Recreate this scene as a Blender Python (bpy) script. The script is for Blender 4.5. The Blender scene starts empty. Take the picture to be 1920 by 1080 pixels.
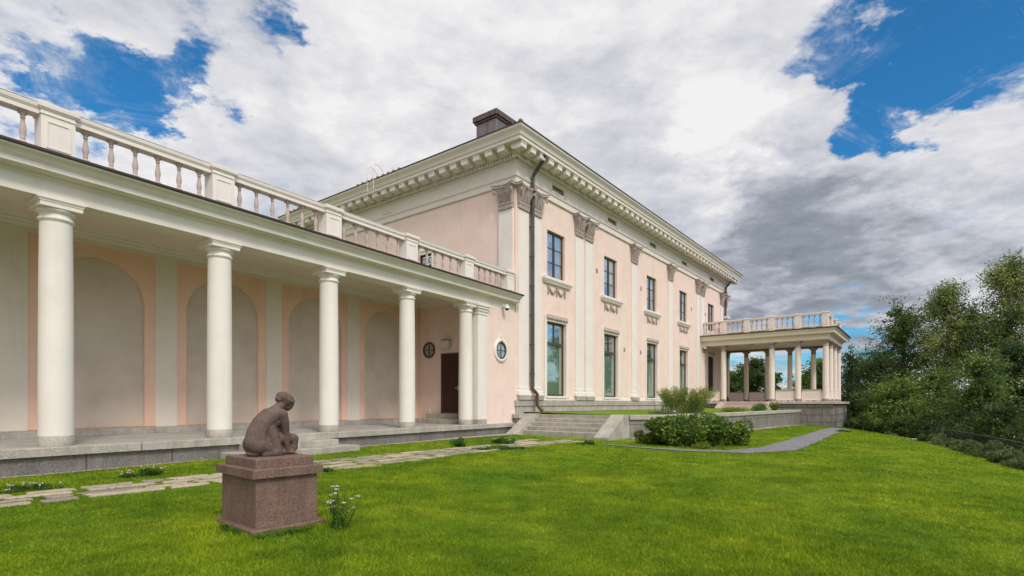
import bpy, bmesh, math, random
import numpy as np
from mathutils import Vector, Matrix, Euler
S = bpy.context.scene
COL = S.collection
R = math.radians
random.seed(7)
RNG = np.random.default_rng(11)

# ------------------------------------------------------------------ camera
EYE = 0.85
cam_d = bpy.data.cameras.new('camera'); cam = bpy.data.objects.new('camera', cam_d); COL.objects.link(cam)
cam.location = (0, 0, EYE); cam.rotation_euler = (R(90), 0, 0)
cam_d.sensor_width = 36; cam_d.lens = 1010 / 1920 * 36; cam_d.shift_y = 216 / 1920
cam_d.clip_start = 0.05; cam_d.clip_end = 6000
S.camera = cam
S.render.resolution_x = 1024; S.render.resolution_y = 576
S.view_settings.view_transform = 'Standard'; S.view_settings.look = 'None'
S.view_settings.exposure = 0.36; S.view_settings.gamma = 1

# ------------------------------------------------------------------ sun and sky
SUN_EL, SUN_AZ = 46, 150            # azimuth clockwise from +Y
sun_d = bpy.data.lights.new('sun', 'SUN'); sun = bpy.data.objects.new('sun', sun_d); COL.objects.link(sun)
sun_d.energy = 1.5; sun_d.angle = R(11); sun_d.color = (1.0, 0.93, 0.83)
tosun = Vector((math.sin(R(SUN_AZ)) * math.cos(R(SUN_EL)), math.cos(R(SUN_AZ)) * math.cos(R(SUN_EL)), math.sin(R(SUN_EL))))
sun.rotation_euler = tosun.to_track_quat('Z', 'Y').to_euler()

W = bpy.data.worlds.new('World'); S.world = W; W.use_nodes = True
nt = W.node_tree; N = nt.nodes; L = nt.links; N.clear()


def wn(t, **k):
    n = N.new(t)
    for a, b in k.items(): setattr(n, a, b)
    return n


def wmath(op, a, b=None, c=None, clamp=False):
    n = wn('ShaderNodeMath', operation=op, use_clamp=clamp)
    for i, v in enumerate((a, b, c)):
        if v is None: continue
        if hasattr(v, 'links'): L.new(v, n.inputs[i])
        else: n.inputs[i].default_value = v
    return n.outputs[0]


def wmap(v, a, b, c, d, smooth=True):
    n = wn('ShaderNodeMapRange', interpolation_type='SMOOTHSTEP' if smooth else 'LINEAR')
    L.new(v, n.inputs[0])
    for i, x in enumerate((a, b, c, d)): n.inputs[i + 1].default_value = x
    return n.outputs[0]


tc = wn('ShaderNodeTexCoord')
gen = tc.outputs['Generated']
sep = wn('ShaderNodeSeparateXYZ'); L.new(gen, sep.inputs[0])
zc = wmath('MAXIMUM', sep.outputs[2], 0.0)
den = wmath('ADD', zc, 0.22)
comb = wn('ShaderNodeCombineXYZ')
L.new(wmath('DIVIDE', sep.outputs[0], den), comb.inputs[0])
L.new(wmath('DIVIDE', sep.outputs[1], den), comb.inputs[1])
L.new(wmath('MULTIPLY', zc, 1.2), comb.inputs[2])
cp = comb.outputs[0]


def wnoise(scale, detail, rough, vec=None, off=(0, 0, 0), dist=0.0):
    m = wn('ShaderNodeMapping'); L.new(vec or cp, m.inputs[0]); m.inputs['Location'].default_value = off
    n = wn('ShaderNodeTexNoise'); L.new(m.outputs[0], n.inputs['Vector'])
    n.inputs['Scale'].default_value = scale; n.inputs['Detail'].default_value = detail
    n.inputs['Roughness'].default_value = rough; n.inputs['Distortion'].default_value = dist
    return n.outputs[0]


def wdir(px, py):
    return Vector(((px - 960) / 1010, 1, (756 - py) / 1010)).normalized()


# the direction is warped a little by noise so the gaps between clouds get ragged edges
warp = wn('ShaderNodeTexNoise'); L.new(cp, warp.inputs['Vector']); warp.inputs['Scale'].default_value = 3.2
warp.inputs['Detail'].default_value = 7; warp.inputs['Roughness'].default_value = 0.62
ws = wn('ShaderNodeVectorMath', operation='SUBTRACT'); L.new(warp.outputs[1], ws.inputs[0]); ws.inputs[1].default_value = (.5, .5, .5)
wsc = wn('ShaderNodeVectorMath', operation='SCALE'); L.new(ws.outputs[0], wsc.inputs[0]); wsc.inputs['Scale'].default_value = 0.40
wa = wn('ShaderNodeVectorMath', operation='ADD'); L.new(gen, wa.inputs[0]); L.new(wsc.outputs[0], wa.inputs[1])
wdirv = wa.outputs[0]


def spot(px, py, rad, amp, inner=0.25):
    d = wn('ShaderNodeVectorMath', operation='DISTANCE'); L.new(wdirv, d.inputs[0]); d.inputs[1].default_value = wdir(px, py)
    return wmap(d.outputs['Value'], rad * inner, rad, amp, 0.0)


def total(spots):
    acc = None
    for s in spots:
        v = spot(*s)
        acc = v if acc is None else wmath('ADD', acc, v)
    return acc


gaps = total([(110, 95, .085, .5), (200, 150, .11, .75), (270, 120, .10, .6), (330, 185, .085, .55), (300, 30, .09, .5), (230, 20, .06, .4), (400, 190, .055, .45),
              (470, 25, .07, .4), (555, 12, .08, .6), (600, 40, .04, .3), (0, 225, .06, .5), (1015, 255, .045, .55), (1020, 118, .05, .28), (1330, 5, .05, .3),
              (1580, 100, .085, .6), (1620, 170, .08, .7), (1700, 110, .10, .6), (1790, 150, .08, .55), (1850, 70, .12, .62), (1760, 20, .10, .5), (1960, 130, .10, .4),
              (1500, 660, .16, .5), (1620, 640, .05, .3), (900, 300, .01, .0)])
for v_, rad_ in ((Vector((.93, .22, .30)), .5), (Vector((.75, -.55, .45)), .4)):
    d_ = wn('ShaderNodeVectorMath', operation='DISTANCE'); L.new(wdirv, d_.inputs[0]); d_.inputs[1].default_value = v_.normalized()
    gaps = wmath('ADD', gaps, wmap(d_.outputs['Value'], rad_ * .3, rad_, .42, 0.0))
wisps = total([(325, 120, .06, .35), (370, 150, .05, .35), (1590, 105, .04, .3), (1690, 110, .05, .4), (1720, 135, .035, .3), (1860, 115, .05, .35), (1250, 120, .25, .3), (860, 250, .3, .4), (1340, 400, .35, .4)])
base_n = wnoise(2.6, 10, .62, off=(3.1, 1.7, .4))
fine_n = wnoise(8.5, 9, .66, off=(.3, 5.7, 2.4), dist=.35)
cov = wmath('ADD', wmath('MULTIPLY', wmath('SUBTRACT', base_n, .5), 0.9), wmath('MULTIPLY', wmath('SUBTRACT', fine_n, .5), 0.95))
cov = wmath('ADD', cov, 0.50)
cov = wmath('SUBTRACT', cov, wmath('MULTIPLY', gaps, .93))
cov = wmath('ADD', cov, wmath('MULTIPLY', wisps, .6))
mask = wmap(cov, -0.22, 0.46, 0.0, 1.0)
st_n = wnoise(4.5, 10, .7, off=(9.3, .7, 3.3), dist=1.1)
veil = wmath('MULTIPLY', wmap(st_n, .46, .72, 0.0, .75), wmap(cov, -.75, -.05, .25, 1.0))
mask = wmath('MAXIMUM', mask, veil)
# cloud tone
dark = total([(1500, 560, .24, .26, 0), (1660, 570, .2, .14, 0), (1250, 470, .16, .08, 0), (1400, 430, .2, .04, 0), (1560, 450, .25, .12, 0), (1130, 260, .14, .12), (1480, 420, .14, .2), (1800, 330, .2, .16), (660, 330, .2, .10), (430, 60, .2, .10)])
lights = total([(760, 200, .2, .10), (1150, 100, .25, .08), (1330, 290, .12, .16), (1300, 160, .14, .1), (1830, 270, .14, .14), (1450, 500, .05, .14), (150, 300, .2, .04)])
tone_n = wnoise(3.4, 8, .6, off=(7.3, 2.2, 1.1), dist=.3)
tone_f = wnoise(11, 8, .62, off=(1.3, 8.2, 4.1))
tone = wmath('ADD', wmath('MULTIPLY', wmath('SUBTRACT', tone_n, .5), 0.85), wmath('MULTIPLY', wmath('SUBTRACT', tone_f, .5), 0.42))
tone = wmath('ADD', tone, .85)
tone = wmath('SUBTRACT', tone, dark)
tone = wmath('ADD', tone, lights)
edge = wmap(cov, 0.05, .5, .0, -.02)
tone = wmath('ADD', tone, edge, clamp=True)
ramp = wn('ShaderNodeValToRGB'); L.new(tone, ramp.inputs[0])
cr = ramp.color_ramp
cr.elements[0].position = 0.18; cr.elements[0].color = (.20, .235, .275, 1)
cr.elements[1].position = 0.98; cr.elements[1].color = (.86, .85, .85, 1)
for p, c in ((.42, (.30, .33, .385, 1)), (.64, (.52, .54, .60, 1)), (.82, (.70, .70, .735, 1))):
    e = cr.elements.new(p); e.color = c
sky = wn('ShaderNodeTexSky', sky_type='NISHITA', sun_disc=False)
sky.sun_elevation = R(SUN_EL); sky.sun_rotation = R(SUN_AZ); sky.air_density = 1.0; sky.dust_density = 0.6; sky.ozone_density = 3.0
SKYK = 0.12
skm = wn('ShaderNodeMix', data_type='RGBA', blend_type='MULTIPLY'); skm.inputs[0].default_value = 1
L.new(sky.outputs[0], skm.inputs[6]); skm.inputs[7].default_value = (.19, .67, .90, 1)
cl = wn('ShaderNodeVectorMath', operation='SCALE'); L.new(ramp.outputs[0], cl.inputs[0]); cl.inputs['Scale'].default_value = 0.815 / SKYK
mx = wn('ShaderNodeMix', data_type='RGBA'); L.new(mask, mx.inputs[0]); L.new(skm.outputs[2], mx.inputs[6]); L.new(cl.outputs[0], mx.inputs[7])
# added sky glow round the hidden sun, behind the viewer, for softer light
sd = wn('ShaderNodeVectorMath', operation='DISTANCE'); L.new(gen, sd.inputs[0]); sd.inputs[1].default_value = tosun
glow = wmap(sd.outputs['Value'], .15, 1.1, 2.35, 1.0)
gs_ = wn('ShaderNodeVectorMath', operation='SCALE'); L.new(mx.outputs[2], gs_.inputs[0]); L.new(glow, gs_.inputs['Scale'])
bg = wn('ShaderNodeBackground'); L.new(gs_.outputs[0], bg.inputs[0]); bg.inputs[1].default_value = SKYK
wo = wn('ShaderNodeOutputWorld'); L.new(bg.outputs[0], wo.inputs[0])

# ------------------------------------------------------------------ materials
MATS = {}


class NT:
    def __init__(s, name):
        s.m = bpy.data.materials.new(name); s.m.use_nodes = True
        s.t = s.m.node_tree; s.b = s.t.nodes['Principled BSDF']; s.out = s.t.nodes['Material Output']; MATS[name] = s.m

    def n(s, t, **k):
        n = s.t.nodes.new(t)
        for a, b in k.items(): setattr(n, a, b)
        return n

    def l(s, a, b): s.t.links.new(a, b)

    def coord(s, rnd=True, world=False, scale=(1, 1, 1)):
        if world:
            src = s.n('ShaderNodeNewGeometry').outputs['Position']
        else:
            src = s.n('ShaderNodeTexCoord').outputs['Object']
        mp = s.n('ShaderNodeMapping'); mp.inputs['Scale'].default_value = scale
        if rnd and not world:
            oi = s.n('ShaderNodeObjectInfo'); v = s.n('ShaderNodeVectorMath', operation='SCALE')
            v.inputs[0].default_value = (37, 19, 53); s.l(oi.outputs['Random'], v.inputs['Scale'])
            a = s.n('ShaderNodeVectorMath', operation='ADD'); s.l(src, a.inputs[0]); s.l(v.outputs[0], a.inputs[1]); src = a.outputs[0]
        s.l(src, mp.inputs[0]); return mp.outputs[0]

    def noise(s, vec, scale, detail=5, rough=.55, dist=0):
        n = s.n('ShaderNodeTexNoise'); s.l(vec, n.inputs['Vector']); n.inputs['Scale'].default_value = scale
        n.inputs['Detail'].default_value = detail; n.inputs['Roughness'].default_value = rough; n.inputs['Distortion'].default_value = dist
        return n.outputs[0]

    def ramp(s, fac, stops):
        n = s.n('ShaderNodeValToRGB'); s.l(fac, n.inputs[0]); e = n.color_ramp.elements
        e[0].position = stops[0][0]; e[0].color = (*stops[0][1], 1)
        e[1].position = stops[-1][0]; e[1].color = (*stops[-1][1], 1)
        for p, c in stops[1:-1]:
            x = e.new(p); x.color = (*c, 1)
        return n.outputs[0]

    def mix(s, fac, a, b, mode='MIX'):
        n = s.n('ShaderNodeMix', data_type='RGBA', blend_type=mode)
        for i, v in ((0, fac), (6, a), (7, b)):
            if hasattr(v, 'links'): s.l(v, n.inputs[i])
            elif i == 0: n.inputs[0].default_value = v
            else: n.inputs[i].default_value = (*v, 1)
        return n.outputs[2]

    def col(s, c): s.l(c, s.b.inputs['Base Color'])

    def bump(s, h, strength=.3, dist=.01):
        n = s.n('ShaderNodeBump'); s.l(h, n.inputs['Height']); n.inputs['Strength'].default_value = strength; n.inputs['Distance'].default_value = dist
        s.l(n.outputs[0], s.b.inputs['Normal'])

    def rough(s, v, spec=.3):
        s.b.inputs['Roughness'].default_value = v; s.b.inputs['Specular IOR Level'].default_value = spec


def mul(c, k): return tuple(min(1, x * k) for x in c)


def plaster(name, c, var=.10, stain=None, streak=.35, mott=1.6, bump=.25):
    m = NT(name); v = m.coord(); n1 = m.noise(v, mott, 6, .6)
    a = m.ramp(n1, [(.3, mul(c, 1 - var)), (.52, c), (.75, mul(c, 1 + var * .5))])
    vs = m.coord(scale=(2.2, 2.2, .22)); n2 = m.noise(vs, 1.5, 7, .62)
    st = m.ramp(n2, [(.52, (0, 0, 0)), (.78, (streak, streak, streak))])
    a = m.mix(st, a, stain or mul(c, .72))
    m.col(a); m.rough(.85, .2)
    m.bump(m.noise(m.coord(), 60, 4, .6), bump, .004); return m.m


CREAM = (.79, .725, .66)
plaster('cream_plaster', CREAM, .05, (.56, .50, .40), .3)
plaster('cream_cornice', (.75, .685, .615), .05, (.56, .47, .38), .3)
plaster('pink_plaster', (.82, .635, .55), .07, (.72, .47, .36), .45)
plaster('salmon_plaster', (.84, .555, .42), .07, (.62, .38, .28), .4)
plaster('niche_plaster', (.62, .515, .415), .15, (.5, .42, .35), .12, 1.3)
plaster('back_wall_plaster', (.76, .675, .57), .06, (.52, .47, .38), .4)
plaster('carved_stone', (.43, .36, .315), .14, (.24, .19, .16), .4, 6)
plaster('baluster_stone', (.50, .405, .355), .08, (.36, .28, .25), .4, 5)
plaster('mauve_stone', (.35, .28, .255), .1, (.33, .26, .22), .4, 4)
plaster('portico_paint', (.80, .70, .61), .05, (.58, .48, .40), .3)


def granite(name, c, speck=90, dark=.55, light=1.35, stain=(.13, .115, .10), stk=.6, bump=.5, world=False, bricks=None, mott=2.2):
    m = NT(name); v = m.coord()
    a = m.ramp(m.noise(v, speck, 2, .8), [(.33, mul(c, dark)), (.5, c), (.68, mul(c, light))])
    b = m.ramp(m.noise(m.coord(), mott, 6, .65), [(.3, (.72, .72, .72)), (.7, (1.12, 1.12, 1.12))])
    a = m.mix(1, a, b, 'MULTIPLY')
    st = m.ramp(m.noise(m.coord(scale=(3, 3, .5)), 1.8, 7, .65), [(.48, (0, 0, 0)), (.72, (stk, stk, stk))])
    a = m.mix(st, a, stain)
    hb = m.noise(m.coord(), 18, 8, .7)
    if bricks:
        bw, bh, mort = bricks
        tcx = m.n('ShaderNodeTexCoord').outputs['Object']; sp = m.n('ShaderNodeSeparateXYZ'); m.l(tcx, sp.inputs[0])
        ad = m.n('ShaderNodeMath', operation='ADD'); m.l(sp.outputs[0], ad.inputs[0]); m.l(sp.outputs[1], ad.inputs[1])
        cb = m.n('ShaderNodeCombineXYZ'); m.l(ad.outputs[0], cb.inputs[0]); m.l(sp.outputs[2], cb.inputs[1])
        br = m.n('ShaderNodeTexBrick'); m.l(cb.outputs[0], br.inputs['Vector']); br.inputs['Scale'].default_value = 1
        br.inputs['Brick Width'].default_value = bw; br.inputs['Row Height'].default_value = bh; br.inputs['Mortar Size'].default_value = mort; br.inputs['Mortar Smooth'].default_value = .3
        br.inputs['Color1'].default_value = (1, 1, 1, 1); br.inputs['Color2'].default_value = (.78, .76, .75, 1); br.inputs['Mortar'].default_value = (.5, .48, .45, 1)
        a = m.mix(1, a, br.outputs['Color'], 'MULTIPLY')
        hm = m.n('ShaderNodeMath', operation='SUBTRACT'); m.l(hb, hm.inputs[0]); m.l(br.outputs['Fac'], hm.inputs[1]); hb = hm.outputs[0]
    m.col(a); m.rough(.8, .3); m.bump(hb, bump, .03); return m.m


granite('stone_slab', (.44, .405, .345), 70, stain=(.22, .19, .15), bump=.25, stk=.5)
granite('stone_floor', (.44, .415, .39), 60, stain=(.33, .30, .27), bump=.15, stk=.4)
granite('rough_granite', (.25, .23, .21), 40, bump=1, bricks=(1.6, .7, .015))
granite('retaining_stone', (.27, .25, .225), 60, bump=.6, bricks=(2.4, 3.0, .012), stain=(.10, .09, .08))
granite('block_granite', (.31, .29, .27), 30, bump=1, bricks=(1.9, .52, .03), stain=(.15, .14, .135))
granite('red_granite', (.195, .122, .094), 75, dark=.45, light=1.5, stain=(.10, .065, .055), stk=.75, bump=.3)
granite('statue_granite', (.145, .096, .078), 110, dark=.5, light=1.5, stain=(.085, .06, .055), stk=.85, bump=.3, mott=5)
granite('flagstone', (.47, .41, .33), 26, dark=.7, light=1.2, stain=(.30, .26, .20), bump=.6, mott=4)
_m = MATS['flagstone'].node_tree; _b = _m.nodes['Principled BSDF']; _src = _b.inputs['Base Color'].links[0].from_socket
_oi = _m.nodes.new('ShaderNodeObjectInfo'); _cr = _m.nodes.new('ShaderNodeValToRGB'); _m.links.new(_oi.outputs['Random'], _cr.inputs[0])
_cr.color_ramp.elements[0].color = (.62, .60, .60, 1); _cr.color_ramp.elements[1].color = (1.12, 1.05, .95, 1)
_mx = _m.nodes.new('ShaderNodeMix'); _mx.data_type = 'RGBA'; _mx.blend_type = 'MULTIPLY'; _mx.inputs[0].default_value = 1
_m.links.new(_src, _mx.inputs[6]); _m.links.new(_cr.outputs[0], _mx.inputs[7]); _m.links.new(_mx.outputs[2], _b.inputs['Base Color'])
granite('gravel_stone', (.215, .205, .215), 38, dark=.35, light=1.7, stain=(.2, .2, .21), bump=1, stk=.2)
granite('pebble', (.42, .36, .32), 34, dark=.35, light=1.6, stain=(.25, .2, .17), bump=1, stk=.3)


def simple(name, c, rough=.5, metal=0, spec=.5, var=.2, scale=3, sc=(1, 1, 1)):
    m = NT(name); a = m.ramp(m.noise(m.coord(scale=sc), scale, 5, .6), [(.3, mul(c, 1 - var)), (.7, mul(c, 1 + var))]); m.col(a)
    m.rough(rough, spec); m.b.inputs['Metallic'].default_value = metal; return m.m


simple('dark_metal', (.055, .035, .028), .55, .3)
simple('copper_sheet', (.115, .085, .075), .5, .5, var=.5, scale=6)
simple('lead_sheet', (.17, .155, .16), .5, .4, var=.3, scale=2)
simple('bright_copper', (.75, .36, .22), .4, .7, var=.2)
simple('pipe_metal', (.115, .10, .105), .42, .6, var=.3, scale=3, sc=(1, 1, .4))
simple('pipe_rust', (.11, .06, .04), .5, .4, var=.4, scale=6)
simple('frame_brown', (.075, .058, .035), .5, 0, var=.15)
simple('door_wood', (.055, .012, .012), .45, 0, var=.35, scale=8, sc=(6, 6, .5))
simple('white_metal', (.66, .62, .52), .5, 0, var=.05)
simple('camera_white', (.75, .74, .72), .35, 0, var=.03)
simple('black_plastic', (.02, .02, .022), .25, 0)
simple('roof_tile', (.40, .12, .06), .8, 0, var=.4, scale=4)
simple('curtain', (.85, .87, .90), .9, 0, .1, .12, 9, (9, 9, .3))
simple('teal_blind', (.66, .68, .64), .8, 0, .2, .06, 4)
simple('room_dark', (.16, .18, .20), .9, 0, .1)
simple('iron', (.012, .010, .010), .5, .5)
simple('fence_metal', (.05, .055, .05), .5, .6)
simple('lamp_glass', (.62, .58, .50), .4, 0, var=.03)
simple('bark', (.11, .085, .07), .9, 0, .1, .4, 12)
simple('red_bark', (.15, .08, .06), .9, 0, .1, .4, 12)


def glass(name, tint, tr, refl=.9):
    m = NT(name); m.t.nodes.remove(m.b)
    g = m.n('ShaderNodeBsdfGlossy'); g.inputs['Roughness'].default_value = .03; g.inputs['Color'].default_value = (refl, refl, refl, 1)
    t = m.n('ShaderNodeBsdfTransparent'); t.inputs['Color'].default_value = (*tint, 1)
    bpn = m.n('ShaderNodeBump'); bpn.inputs['Strength'].default_value = .06; bpn.inputs['Distance'].default_value = .02
    m.l(m.noise(m.coord(), 1.6, 2, .5), bpn.inputs['Height']); m.l(bpn.outputs[0], g.inputs['Normal'])
    x = m.n('ShaderNodeMixShader'); x.inputs[0].default_value = tr; m.l(t.outputs[0], x.inputs[1]); m.l(g.outputs[0], x.inputs[2]); m.l(x.outputs[0], m.out.inputs[0])
    return m.m


glass('window_glass', (.80, .92, .99), .5)
glass('teal_glass', (.84, .94, .90), .36)

# birch bark
m = NT('birch_bark'); w = m.n('ShaderNodeTexNoise'); m.l(m.coord(scale=(1, 1, 4)), w.inputs[0]); w.inputs['Scale'].default_value = 3
m.col(m.ramp(w.outputs[0], [(.42, (.05, .045, .04)), (.5, (.5, .46, .40))])); m.rough(.8)


def leafmat(name, c1, c2, trans=.3, patch=.35, hue=None, gloss=.35):
    m = NT(name)
    g = m.n('ShaderNodeNewGeometry')
    rp = m.ramp(g.outputs['Random Per Island'], [(0, c1), (.85, c2), (1, mul(c2, 1.25))])
    pn = m.noise(m.coord(rnd=False, world=True), patch, 4, .6)
    tint = m.ramp(pn, [(.32, (.62, .72, .7)), (.68, hue or (1.25, 1.15, .9))])
    c = m.mix(1, rp, tint, 'MULTIPLY')
    lo, hi = ((.72, .76, .74), (1.28, 1.2, 1.15)) if patch != .35 else ((.42, .48, .46), (1.55, 1.5, 1.4))  # tree leaves: dark gaps between clumps are put into the colour by contrast
    p2 = m.ramp(m.noise(m.coord(rnd=False, world=True), patch * 4.5, 3, .6), [(.36, lo), (.64, hi)])
    c = m.mix(1, c, p2, 'MULTIPLY'); m.col(c); m.rough(gloss + .15, .22)
    tr = m.n('ShaderNodeBsdfTranslucent'); m.l(c, tr.inputs[0])
    x = m.n('ShaderNodeMixShader'); x.inputs[0].default_value = trans
    m.l(m.b.outputs[0], x.inputs[1]); m.l(tr.outputs[0], x.inputs[2]); m.l(x.outputs[0], m.out.inputs[0])
    return m.m


leafmat('tree_leaf', (0.07, 0.13, 0.032), (0.15, 0.225, 0.06))
leafmat('dark_leaf', (0.04, 0.08, 0.026), (0.1, 0.16, 0.048))
leafmat('light_leaf', (0.09, 0.17, 0.04), (0.19, 0.28, 0.08))
leafmat('birch_leaf', (.14, .195, .065), (.28, .33, .12))
leafmat('shrub_leaf', (.05, .115, .025), (.13, .225, .055), patch=1.6, hue=(1.9, 1.5, .8))
leafmat('juniper_leaf', (0.085, 0.13, 0.05), (0.17, 0.225, 0.09), patch=1.5, hue=(1.2, 1.1, .9))
leafmat('bamboo_leaf', (.15, .22, .035), (.34, .37, .13), .35, 2)
leafmat('yellow_leaf', (.13, .20, .02), (.26, .32, .03), .35, 2)
leafmat('lavender_leaf', (.11, .14, .09), (.2, .23, .16), .2, 2)
leafmat('clover_leaf', (.035, .10, .015), (.09, .20, .03), .3, 2)
leafmat('grass_blade', (.17, .29, .012), (.25, .365, .022), .4, .55, (1.35, 1.12, .9), .4)
leafmat('flower_petal', (.62, .42, .40), (.75, .62, .58), .2, 3, (1, 1, 1))
leafmat('white_petal', (.66, .62, .52), (.8, .76, .68), .2, 3, (1, 1, 1))
leafmat('violet_petal', (.15, .10, .45), (.3, .2, .6), .2, 3, (1, 1, 1))
leafmat('dry_leaf', (.20, .10, .05), (.30, .2, .1), .2, 3, (1, 1, 1))

simple('woodland_earth', (.075, .07, .04), .95, 0, .1, .5, 1.2)
m = NT('lawn'); v = m.coord(world=True)
a = m.ramp(m.noise(v, .55, 5, .6), [(.3, (.115, .225, .009)), (.5, (.165, .285, .012)), (.72, (.25, .335, .03))])
b = m.ramp(m.noise(v, 34, 5, .75), [(.28, (.62, .66, .6)), (.5, (1, 1, 1)), (.72, (1.35, 1.3, 1.3))])
c = m.ramp(m.noise(v, 4.5, 6, .7), [(.3, (.78, .84, .8)), (.7, (1.15, 1.1, 1.05))])
a = m.mix(1, m.mix(1, a, b, 'MULTIPLY'), c, 'MULTIPLY')
m.col(a); m.rough(.9, .15); m.bump(m.noise(v, 45, 5, .8), 1, .05)


def M(n): return MATS[n]


# ------------------------------------------------------------------ mesh helpers
class MB:
    def __init__(s): s.v = []; s.f = []; s.sm = []

    def add(s, vs, fs, smooth=False):
        o = len(s.v); s.v += [tuple(v) for v in vs]
        s.f += [tuple(o + i for i in f) for f in fs]; s.sm += [smooth] * len(fs); return s

    def box(s, x0, x1, y0, y1, z0, z1):
        v = [(x, y, z) for z in (z0, z1) for y in (y0, y1) for x in (x0, x1)]
        return s.add(v, [(0, 2, 3, 1), (4, 5, 7, 6), (0, 1, 5, 4), (2, 6, 7, 3), (0, 4, 6, 2), (1, 3, 7, 5)])

    def bbox(s, x0, x1, y0, y1, z0, z1, b=.01):
        """bevelled box: chamfer on the vertical and top edges"""
        ring = lambda d: [(x0 + d, y0), (x1 - d, y0), (x1, y0 + d), (x1, y1 - d), (x1 - d, y1), (x0 + d, y1), (x0, y1 - d), (x0, y0 + d)]
        r2 = lambda d: [(x0 + b + d, y0 + b), (x1 - b - d, y0 + b), (x1 - b, y0 + b + d), (x1 - b, y1 - b - d), (x1 - b - d, y1 - b), (x0 + b + d, y1 - b), (x0 + b, y1 - b - d), (x0 + b, y0 + b + d)]
        A = [(x, y, z0) for x, y in ring(b)]; B = [(x, y, z1 - b) for x, y in ring(b)]; C_ = [(x, y, z1) for x, y in r2(b * .3)]
        fs = [tuple(range(7, -1, -1)), tuple(range(16, 24))]
        for k in (0, 8):
            for i in range(8): fs.append((k + i, k + (i + 1) % 8, k + 8 + (i + 1) % 8, k + 8 + i))
        return s.add(A + B + C_, fs)

    def lathe(s, prof, n=20, c=(0, 0), smooth=True):
        vs = [(c[0] + r * math.cos(2 * math.pi * i / n), c[1] + r * math.sin(2 * math.pi * i / n), z) for r, z in prof for i in range(n)]
        fs = [(k * n + i, k * n + (i + 1) % n, (k + 1) * n + (i + 1) % n, (k + 1) * n + i) for k in range(len(prof) - 1) for i in range(n)]
        s.add(vs, fs, smooth); o = len(s.v) - len(vs)
        s.add(vs[:n], [tuple(range(n - 1, -1, -1))]); s.add(vs[-n:], [tuple(range(n))]); return s

    def tube(s, pts, rads, n=8, smooth=True, cap=True):
        pts = [Vector(p) for p in pts]
        if not hasattr(rads, '__len__'): rads = [rads] * len(pts)
        vs = []; up = Vector((0.013, .021, 1)).normalized(); prev = None
        for i, p in enumerate(pts):
            d = (pts[min(i + 1, len(pts) - 1)] - pts[max(i - 1, 0)]).normalized()
            if prev is None:
                a = d.orthogonal() if abs(d.dot(up)) > .99 else d.cross(up)
            else: a = prev - d * prev.dot(d)
            a.normalize(); prev = a; b = d.cross(a)
            vs += [p + (a * math.cos(2 * math.pi * k / n) + b * math.sin(2 * math.pi * k / n)) * rads[i] for k in range(n)]
        fs = [(k * n + i, k * n + (i + 1) % n, (k + 1) * n + (i + 1) % n, (k + 1) * n + i) for k in range(len(pts) - 1) for i in range(n)]
        s.add(vs, fs, smooth); o = len(s.v) - len(vs)
        if cap:
            s.add(vs[:n], [tuple(range(n - 1, -1, -1))]); s.add(vs[-n:], [tuple(range(n))])
        return s

    def sweep(s, prof, path, closed=False, caps=True):
        """prof: (outward, z) points; path: plan points; outward is to the right of travel; corners mitred"""
        P_ = [Vector(p) for p in path]; n = len(P_); m = len(prof); vs = []
        for i in range(n):
            ds = []
            if closed or i > 0: ds.append((P_[i] - P_[i - 1]).normalized())
            if closed or i < n - 1: ds.append((P_[(i + 1) % n] - P_[i]).normalized())
            ns = [Vector((d.y, -d.x)) for d in ds]
            if len(ns) == 2:
                b = (ns[0] + ns[1]).normalized(); b /= max(.2, b.dot(ns[0]))
            else: b = ns[0]
            vs += [(P_[i].x + b.x * o, P_[i].y + b.y * o, z) for o, z in prof]
        fs = [(i * m + k, ((i + 1) % n) * m + k, ((i + 1) % n) * m + k + 1, i * m + k + 1) for i in range(n if closed else n - 1) for k in range(m - 1)]
        if caps and not closed:
            fs.append(tuple(range(m))); fs.append(tuple((n - 1) * m + k for k in range(m - 1, -1, -1)))
        return s.add(vs, fs)

    def ball(s, c, r, seg=8, ring=5):
        if not hasattr(r, '__len__'): r = (r, r, r)
        vs = []; fs = []
        for j in range(1, ring):
            t = math.pi * j / ring
            for i in range(seg):
                a = 2 * math.pi * i / seg; vs.append((c[0] + r[0] * math.sin(t) * math.cos(a), c[1] + r[1] * math.sin(t) * math.sin(a), c[2] + r[2] * math.cos(t)))
        top = len(vs); vs += [(c[0], c[1], c[2] + r[2]), (c[0], c[1], c[2] - r[2])]
        for j in range(ring - 2):
            for i in range(seg): fs.append((j * seg + i, (j + 1) * seg + i, (j + 1) * seg + (i + 1) % seg, j * seg + (i + 1) % seg))
        for i in range(seg):
            fs.append((top, i, (i + 1) % seg)); fs.append((top + 1, (ring - 2) * seg + (i + 1) % seg, (ring - 2) * seg + i))
        return s.add(vs, fs, True)

    def thin(s, k): s.v = [(x * k, y * k, z) for x, y, z in s.v]; return s

    def rot(s, ang, c=(0, 0)):
        ca, sa = math.cos(ang), math.sin(ang)
        s.v = [(c[0] + (x - c[0]) * ca - (y - c[1]) * sa, c[1] + (x - c[0]) * sa + (y - c[1]) * ca, z) for x, y, z in s.v]; return s

    def mesh(s, name, mat):
        me = bpy.data.meshes.new(name); me.from_pydata(s.v, [], s.f)
        if any(s.sm): me.polygons.foreach_set('use_smooth', s.sm)
        bm = bmesh.new(); bm.from_mesh(me); bmesh.ops.recalc_face_normals(bm, faces=bm.faces); bm.to_mesh(me); bm.free()
        if mat: me.materials.append(M(mat))
        me.update(); return me


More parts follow.
